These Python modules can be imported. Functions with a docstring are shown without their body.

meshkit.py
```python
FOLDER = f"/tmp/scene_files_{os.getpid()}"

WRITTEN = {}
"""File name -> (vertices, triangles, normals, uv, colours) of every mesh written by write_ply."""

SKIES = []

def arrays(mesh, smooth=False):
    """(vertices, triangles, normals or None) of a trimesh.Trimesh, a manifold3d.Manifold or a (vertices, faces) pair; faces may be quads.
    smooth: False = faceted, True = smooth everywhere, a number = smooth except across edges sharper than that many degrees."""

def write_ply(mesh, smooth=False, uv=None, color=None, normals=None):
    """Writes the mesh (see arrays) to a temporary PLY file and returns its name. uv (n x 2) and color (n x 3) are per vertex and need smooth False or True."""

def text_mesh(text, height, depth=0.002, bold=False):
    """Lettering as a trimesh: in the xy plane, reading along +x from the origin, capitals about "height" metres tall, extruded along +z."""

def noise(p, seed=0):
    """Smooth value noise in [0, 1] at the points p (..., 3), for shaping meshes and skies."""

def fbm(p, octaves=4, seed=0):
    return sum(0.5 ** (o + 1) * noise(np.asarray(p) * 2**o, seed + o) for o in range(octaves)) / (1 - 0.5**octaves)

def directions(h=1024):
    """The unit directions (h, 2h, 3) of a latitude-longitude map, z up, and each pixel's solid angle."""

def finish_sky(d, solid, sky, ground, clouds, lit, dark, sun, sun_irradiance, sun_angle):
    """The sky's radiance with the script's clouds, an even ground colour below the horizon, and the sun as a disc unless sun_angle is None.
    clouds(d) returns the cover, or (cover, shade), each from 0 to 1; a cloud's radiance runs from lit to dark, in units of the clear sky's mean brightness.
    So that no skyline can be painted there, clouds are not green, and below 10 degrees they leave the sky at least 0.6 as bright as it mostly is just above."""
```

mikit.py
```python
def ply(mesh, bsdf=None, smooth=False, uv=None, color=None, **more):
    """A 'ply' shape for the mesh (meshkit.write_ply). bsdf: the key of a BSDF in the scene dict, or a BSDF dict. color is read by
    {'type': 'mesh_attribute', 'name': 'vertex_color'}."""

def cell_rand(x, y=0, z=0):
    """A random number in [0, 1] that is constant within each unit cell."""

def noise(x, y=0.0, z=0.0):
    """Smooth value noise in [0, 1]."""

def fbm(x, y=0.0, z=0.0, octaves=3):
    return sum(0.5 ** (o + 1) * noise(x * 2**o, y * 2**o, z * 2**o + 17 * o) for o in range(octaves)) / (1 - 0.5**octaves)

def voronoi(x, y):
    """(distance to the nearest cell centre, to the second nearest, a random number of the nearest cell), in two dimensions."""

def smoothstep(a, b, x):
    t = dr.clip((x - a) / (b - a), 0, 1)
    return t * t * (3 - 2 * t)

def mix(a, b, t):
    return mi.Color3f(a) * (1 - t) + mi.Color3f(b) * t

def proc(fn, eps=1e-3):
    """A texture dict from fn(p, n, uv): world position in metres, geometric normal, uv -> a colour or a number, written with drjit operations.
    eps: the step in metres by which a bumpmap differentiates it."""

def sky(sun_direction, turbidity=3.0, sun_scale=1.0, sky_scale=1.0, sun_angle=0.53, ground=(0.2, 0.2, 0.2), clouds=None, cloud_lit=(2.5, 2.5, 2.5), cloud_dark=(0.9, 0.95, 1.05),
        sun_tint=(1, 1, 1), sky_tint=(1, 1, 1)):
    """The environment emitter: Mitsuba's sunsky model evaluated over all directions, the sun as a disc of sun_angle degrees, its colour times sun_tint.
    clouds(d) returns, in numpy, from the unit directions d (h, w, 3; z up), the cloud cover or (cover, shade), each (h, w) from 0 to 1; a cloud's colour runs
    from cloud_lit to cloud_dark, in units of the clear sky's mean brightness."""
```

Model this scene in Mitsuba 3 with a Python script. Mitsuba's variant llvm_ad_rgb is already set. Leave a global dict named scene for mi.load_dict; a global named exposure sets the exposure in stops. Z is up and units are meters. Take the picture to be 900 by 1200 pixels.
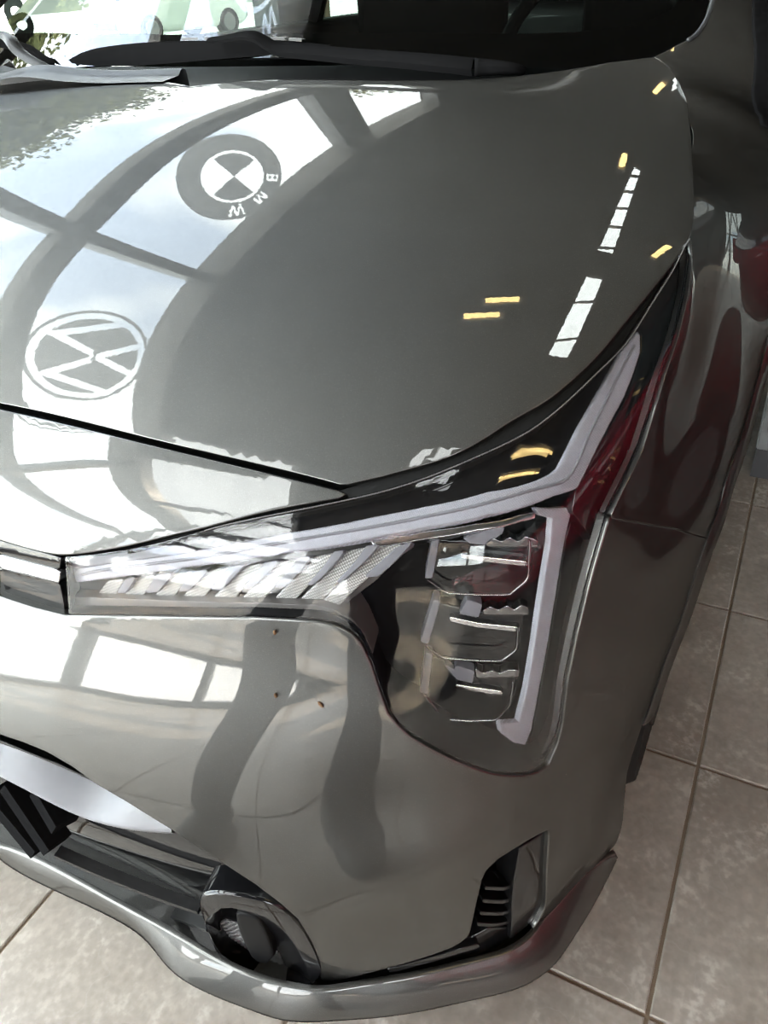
import math, random, json
import numpy as np, trimesh, shapely, manifold3d as m3
import drjit as dr
import mitsuba as mi
import mikit, meshkit
from mikit import proc, fbm, noise, voronoi, cell_rand, smoothstep, mix
from scipy.ndimage import gaussian_filter
from scipy.interpolate import CubicSpline, RBFInterpolator, RectBivariateSpline
from scipy.spatial import Delaunay
from shapely.geometry import Polygon, LineString, Point, box as sbox
from shapely import affinity
from shapely.ops import unary_union
random.seed(4); rng = np.random.default_rng(4)
scene, labels = {}, {}
T = mi.ScalarTransform4f
# ------------------------------------------------------------------ camera, sky, lamps, exposure
PITCH, ROLL, YAW = np.radians([34.9, 3.56, 28.85])
EYE = np.array([.79, -.265, 1.09])
_h = np.array([-np.sin(YAW), np.cos(YAW), 0]); _r = np.array([np.cos(YAW), np.sin(YAW), 0])
FWD = np.cos(PITCH) * _h + np.array([0, 0, -np.sin(PITCH)]); _d = np.cross(FWD, _r)
DOWN = -np.sin(ROLL) * _r + np.cos(ROLL) * _d
RIGHT = np.cos(ROLL) * _r + np.sin(ROLL) * _d
scene['camera'] = {'type': 'perspective', 'fov': 53.130, 'fov_axis': 'x', 'near_clip': .02, 'far_clip': 400.,
                   'to_world': T().look_at(origin=EYE.tolist(), target=(EYE + FWD).tolist(), up=(-DOWN).tolist())}
exposure = 5.55
def cloud_cover(d):
    x, y, z = d[..., 0], d[..., 1], np.maximum(d[..., 2], .03)
    u, v = x / (z + .25) * 1.6, y / (z + .25) * 1.6
    n = 0
    for k, (f, a) in enumerate([(1.1, .5), (2.3, .27), (4.9, .14), (10, .07)]):
        n = n + a * (np.sin(u * f * 1.7 + 1.3 * np.sin(v * f * 1.3 + k) + 2 * k) * np.cos(v * f * 1.5 + 1.1 * np.sin(u * f * 1.1 + 2 * k)))
    cover = np.clip((n + .75) * 2.0, .5, 1)
    return cover, np.clip(.35 - n * .8, 0, 1)
scene['sky'] = mikit.sky([.35, -.55, .75], turbidity=3.5, sun_scale=0.25, sky_scale=1.0, ground=(.42, .42, .40), clouds=cloud_cover,
                         cloud_lit=(2.45, 2.5, 2.53), cloud_dark=(1.6, 1.66, 1.72))
# ------------------------------------------------------------------ body surfaces of the grey car
# car frame: X to the car's left, Y towards the rear, Z up; origin on the floor under the middle of the front lip
_zc = CubicSpline([-.05, .165, .25, .4, .55, .70, .85], [.5501, .7839, .8352, .8992, .9466, .9788, .9942])
_kc = CubicSpline([0, .2, .4, .6, .8], [.1265, .1252, .0671, .0813, .0655])
def hood_z(X, Y):
    X = np.abs(X)
    return _zc(Y) - _kc(np.clip(Y, -.05, .95)) * X**2 - np.maximum(X - .5, 0)**3 * 1.2
FRONT_PTS = [(x, y, float(hood_z(x, y))) for x, y in [(0,.158),(.13,.162),(.3,.168),(.42,.174),(.516,.182),(.57,.215),(.62,.262),(.66,.318),(.69,.39),(.705,.455)]] + [(x, y0 + c * x * x, z) for z, y0, c in [(.71,.064,.225),(.645,.050,.225),(.595,.0235,.235),(.545,-.001,.26),(.495,-.017,.27),(.45,-.026,.275),(.41,-.032,.28),(.37,-.037,.28),(.31,-.042,.28)] for x in (0,.12,.24,.36,.48)] + [
 (.54,.130,.715),(.58,.148,.725),(.62,.166,.725),(.66,.195,.725),(.69,.243,.735),(.58,.140,.69),(.62,.157,.69),(.66,.184,.69),(.69,.230,.70),(.665,.222,.745),
 (.56,.1215,.645),(.6,.138,.645),(.66,.170,.645),(.69,.213,.645),(.706,.275,.65),
 (.57,.104,.6),(.64,.146,.6),(.68,.186,.6),(.70,.237,.6),
 (.56,.088,.55),(.64,.134,.55),(.68,.172,.55),(.705,.24,.55),
 (.56,.077,.47),(.64,.122,.47),(.69,.180,.47),(.715,.24,.45),
 (.56,.0625,.41),(.60,.085,.43),(.64,.109,.44),(.695,.178,.44),
 (.56,.060,.35),(.64,.110,.35),(.695,.178,.35),(.72,.24,.37),
 (.56,.062,.30),(.64,.112,.30),(.695,.176,.30),
 (0,-.030,.25),(.2,-.020,.25),(.36,.001,.25),(.48,.026,.25),(.53,.048,.25),(.58,.076,.25),(.65,.122,.25),(.69,.165,.25),
 (0,-.01,.2),(.2,-.004,.2),(.4,.014,.2),(.5,.034,.2),(.5566,.057,.2),(.622,.099,.2),(.664,.132,.2),(.6916,.160,.2),(.7037,.181,.2),(.73,.25,.2),
 (.78,.62,.87),(.78,.50,.74),(.78,.45,.64),(.78,.42,.55),(.78,.38,.45),(.78,.36,.36),(.78,.36,.25),(.75,.32,.16)]
SIDE_PTS = [(.585,.880,.989),(.601,.867,.983),(.618,.843,.975),(.632,.813,.965),(.645,.783,.955),(.660,.729,.941),(.677,.655,.924),(.695,.571,.905),(.705,.522,.892),(.711,.480,.881),
 (.7228,.4407,.8437),(.7238,.3888,.7941),(.72,.3379,.7449),(.7175,.3037,.6994),(.7106,.2741,.6366),(.7075,.2533,.5936),(.7042,.2328,.5482),(.7016,.2105,.4855),(.705,.2082,.43),(.715,.21,.36),(.728,.23,.27),
 (.745,.36,.60),(.737,.40,.72),(.738,.5,.80),(.748,.33,.4),(.752,.34,.30),(.710,.200,.2),(.7185,.222,.2),(.731,.257,.2),(.744,.287,.2),(.764,.316,.2),
 (.783,.50,.60),(.768,.43,.45),(.765,.40,.3),(.775,.56,.72),(.77,.65,.82),(.745,.7,.90),(.70,.8,.96),
 (.797,.75,.66),(.795,.9,.70),(.79,.9,.80),(.765,.9,.90),(.72,.95,.97),(.795,1.2,.7),(.79,1.2,.8),(.77,1.2,.9),(.735,1.2,.98),(.62,.95,1.01),
 (.66,1.1,1.06),(.63,1.3,1.18),(.59,1.5,1.32),(.70,1.5,1.1),(.76,1.5,.98),(.795,1.5,.8),(.795,1.5,.6)]
def _grid(pts, ins, out, x, z, mirror, s):
    p = np.array(pts)
    if mirror:
        m = p[p[:, 0] > 0] * [-1, 1, 1]
        p = np.vstack([p, m])
    g = np.stack(np.meshgrid(x, z, indexing='ij'), -1)
    v = RBFInterpolator(p[:, ins], p[:, out], kernel='cubic', smoothing=s)(g.reshape(-1, 2)).reshape(g.shape[:2])
    def fair(v, sx, sz):                                              # fair the skin so that reflections run smoothly
        sg = [sx / (x[1] - x[0]), sz / (z[1] - z[0])]
        a = gaussian_filter(v, sg, mode='nearest'); return a + gaussian_filter(v - a, sg, mode='nearest')
    if mirror:
        w = np.clip((x - .40) / .18, 0, 1)[:, None]; w = w * w * (3 - 2 * w)
        v = fair(v, .08, .030) * (1 - w) + fair(v, .018, .024) * w
    else: v = fair(v, .020, .024)
    return RectBivariateSpline(x, z, v)
_FR = _grid(FRONT_PTS, [0, 2], 1, np.linspace(-.3, 1.0, 131), np.linspace(0, 1.05, 106), True, 5e-5)
_SD = _grid(SIDE_PTS, [1, 2], 0, np.linspace(-.1, 1.7, 121), np.linspace(0, 1.5, 121), False, 1e-5)
front_y = lambda X, Z: _FR.ev(np.abs(X), Z)
side_x = lambda Y, Z: _SD.ev(Y, Z)
U, W = np.array([.77, .638, 0]), np.array([.638, -.77, 0])       # body chart: a along U, height Z, depth along W
def body_g(P):
    A, B = front_y(P[..., 0], P[..., 2]) - P[..., 1], P[..., 0] - side_x(P[..., 1], P[..., 2])
    k = np.interp(P[..., 2], [.2, .3, .42, .5, .6], [.006, .03, .035, .012, .007])
    h = np.maximum(k - np.abs(A - B), 0) / k
    return np.maximum(A, B) + h * h * k / 4
def body_n(P, e=1.5e-3):
    n = np.stack([body_g(P + d) - body_g(P - d) for d in np.eye(3) * e], -1)
    return n / (2 * e)
def body(a, b, off=0.):
    """chart (a, height) -> points on the body, pushed in by off; and the outward unit normals."""
    a, b = np.asarray(a, float), np.asarray(b, float)
    base = a[..., None] * U + b[..., None] * np.array([0, 0, 1.])
    hs = np.linspace(.35, -.75, 140)
    lo = np.full(a.shape, -.75); hi = np.full(a.shape, .35); done = np.zeros(a.shape, bool)
    prev = .35
    for h in hs[1:]:
        g = body_g(base + h * W)
        new = (g <= 0) & ~done
        lo[new], hi[new] = h, prev
        done |= new; prev = h
    for _ in range(22):
        m = (lo + hi) / 2
        ins = body_g(base + m[..., None] * W) <= 0
        lo, hi = np.where(ins, m, lo), np.where(ins, hi, m)
    P = base + lo[..., None] * W
    n = body_n(P); n /= np.linalg.norm(n, axis=-1, keepdims=True)
    return P - n * np.asarray(off)[..., None], n
def hood(x, y, off=0.):
    x, y = np.asarray(x, float), np.asarray(y, float); e = 2e-3
    n = np.stack([-(hood_z(x + e, y) - hood_z(x - e, y)) / 2 / e, -(hood_z(x, y + e) - hood_z(x, y - e)) / 2 / e, np.ones_like(x)], -1)
    n /= np.linalg.norm(n, axis=-1, keepdims=True)
    return np.stack([x, y, hood_z(x, y)], -1) - n * np.asarray(off)[..., None], n
LP0, LN = np.array([.62, .21, .64]), np.array([.40, -.90, .17]) / np.linalg.norm([.40, -.90, .17])
L1 = np.cross([0, 0, 1.], LN); L1 /= np.linalg.norm(L1); L2 = np.cross(LN, L1)
def lamp_plane(a, b, off=0.):
    a, b = np.asarray(a, float), np.asarray(b, float)
    return LP0 + a[..., None] * L1 + b[..., None] * L2 - LN * np.asarray(off)[..., None], np.broadcast_to(LN, a.shape + (3,)).copy()
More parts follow.
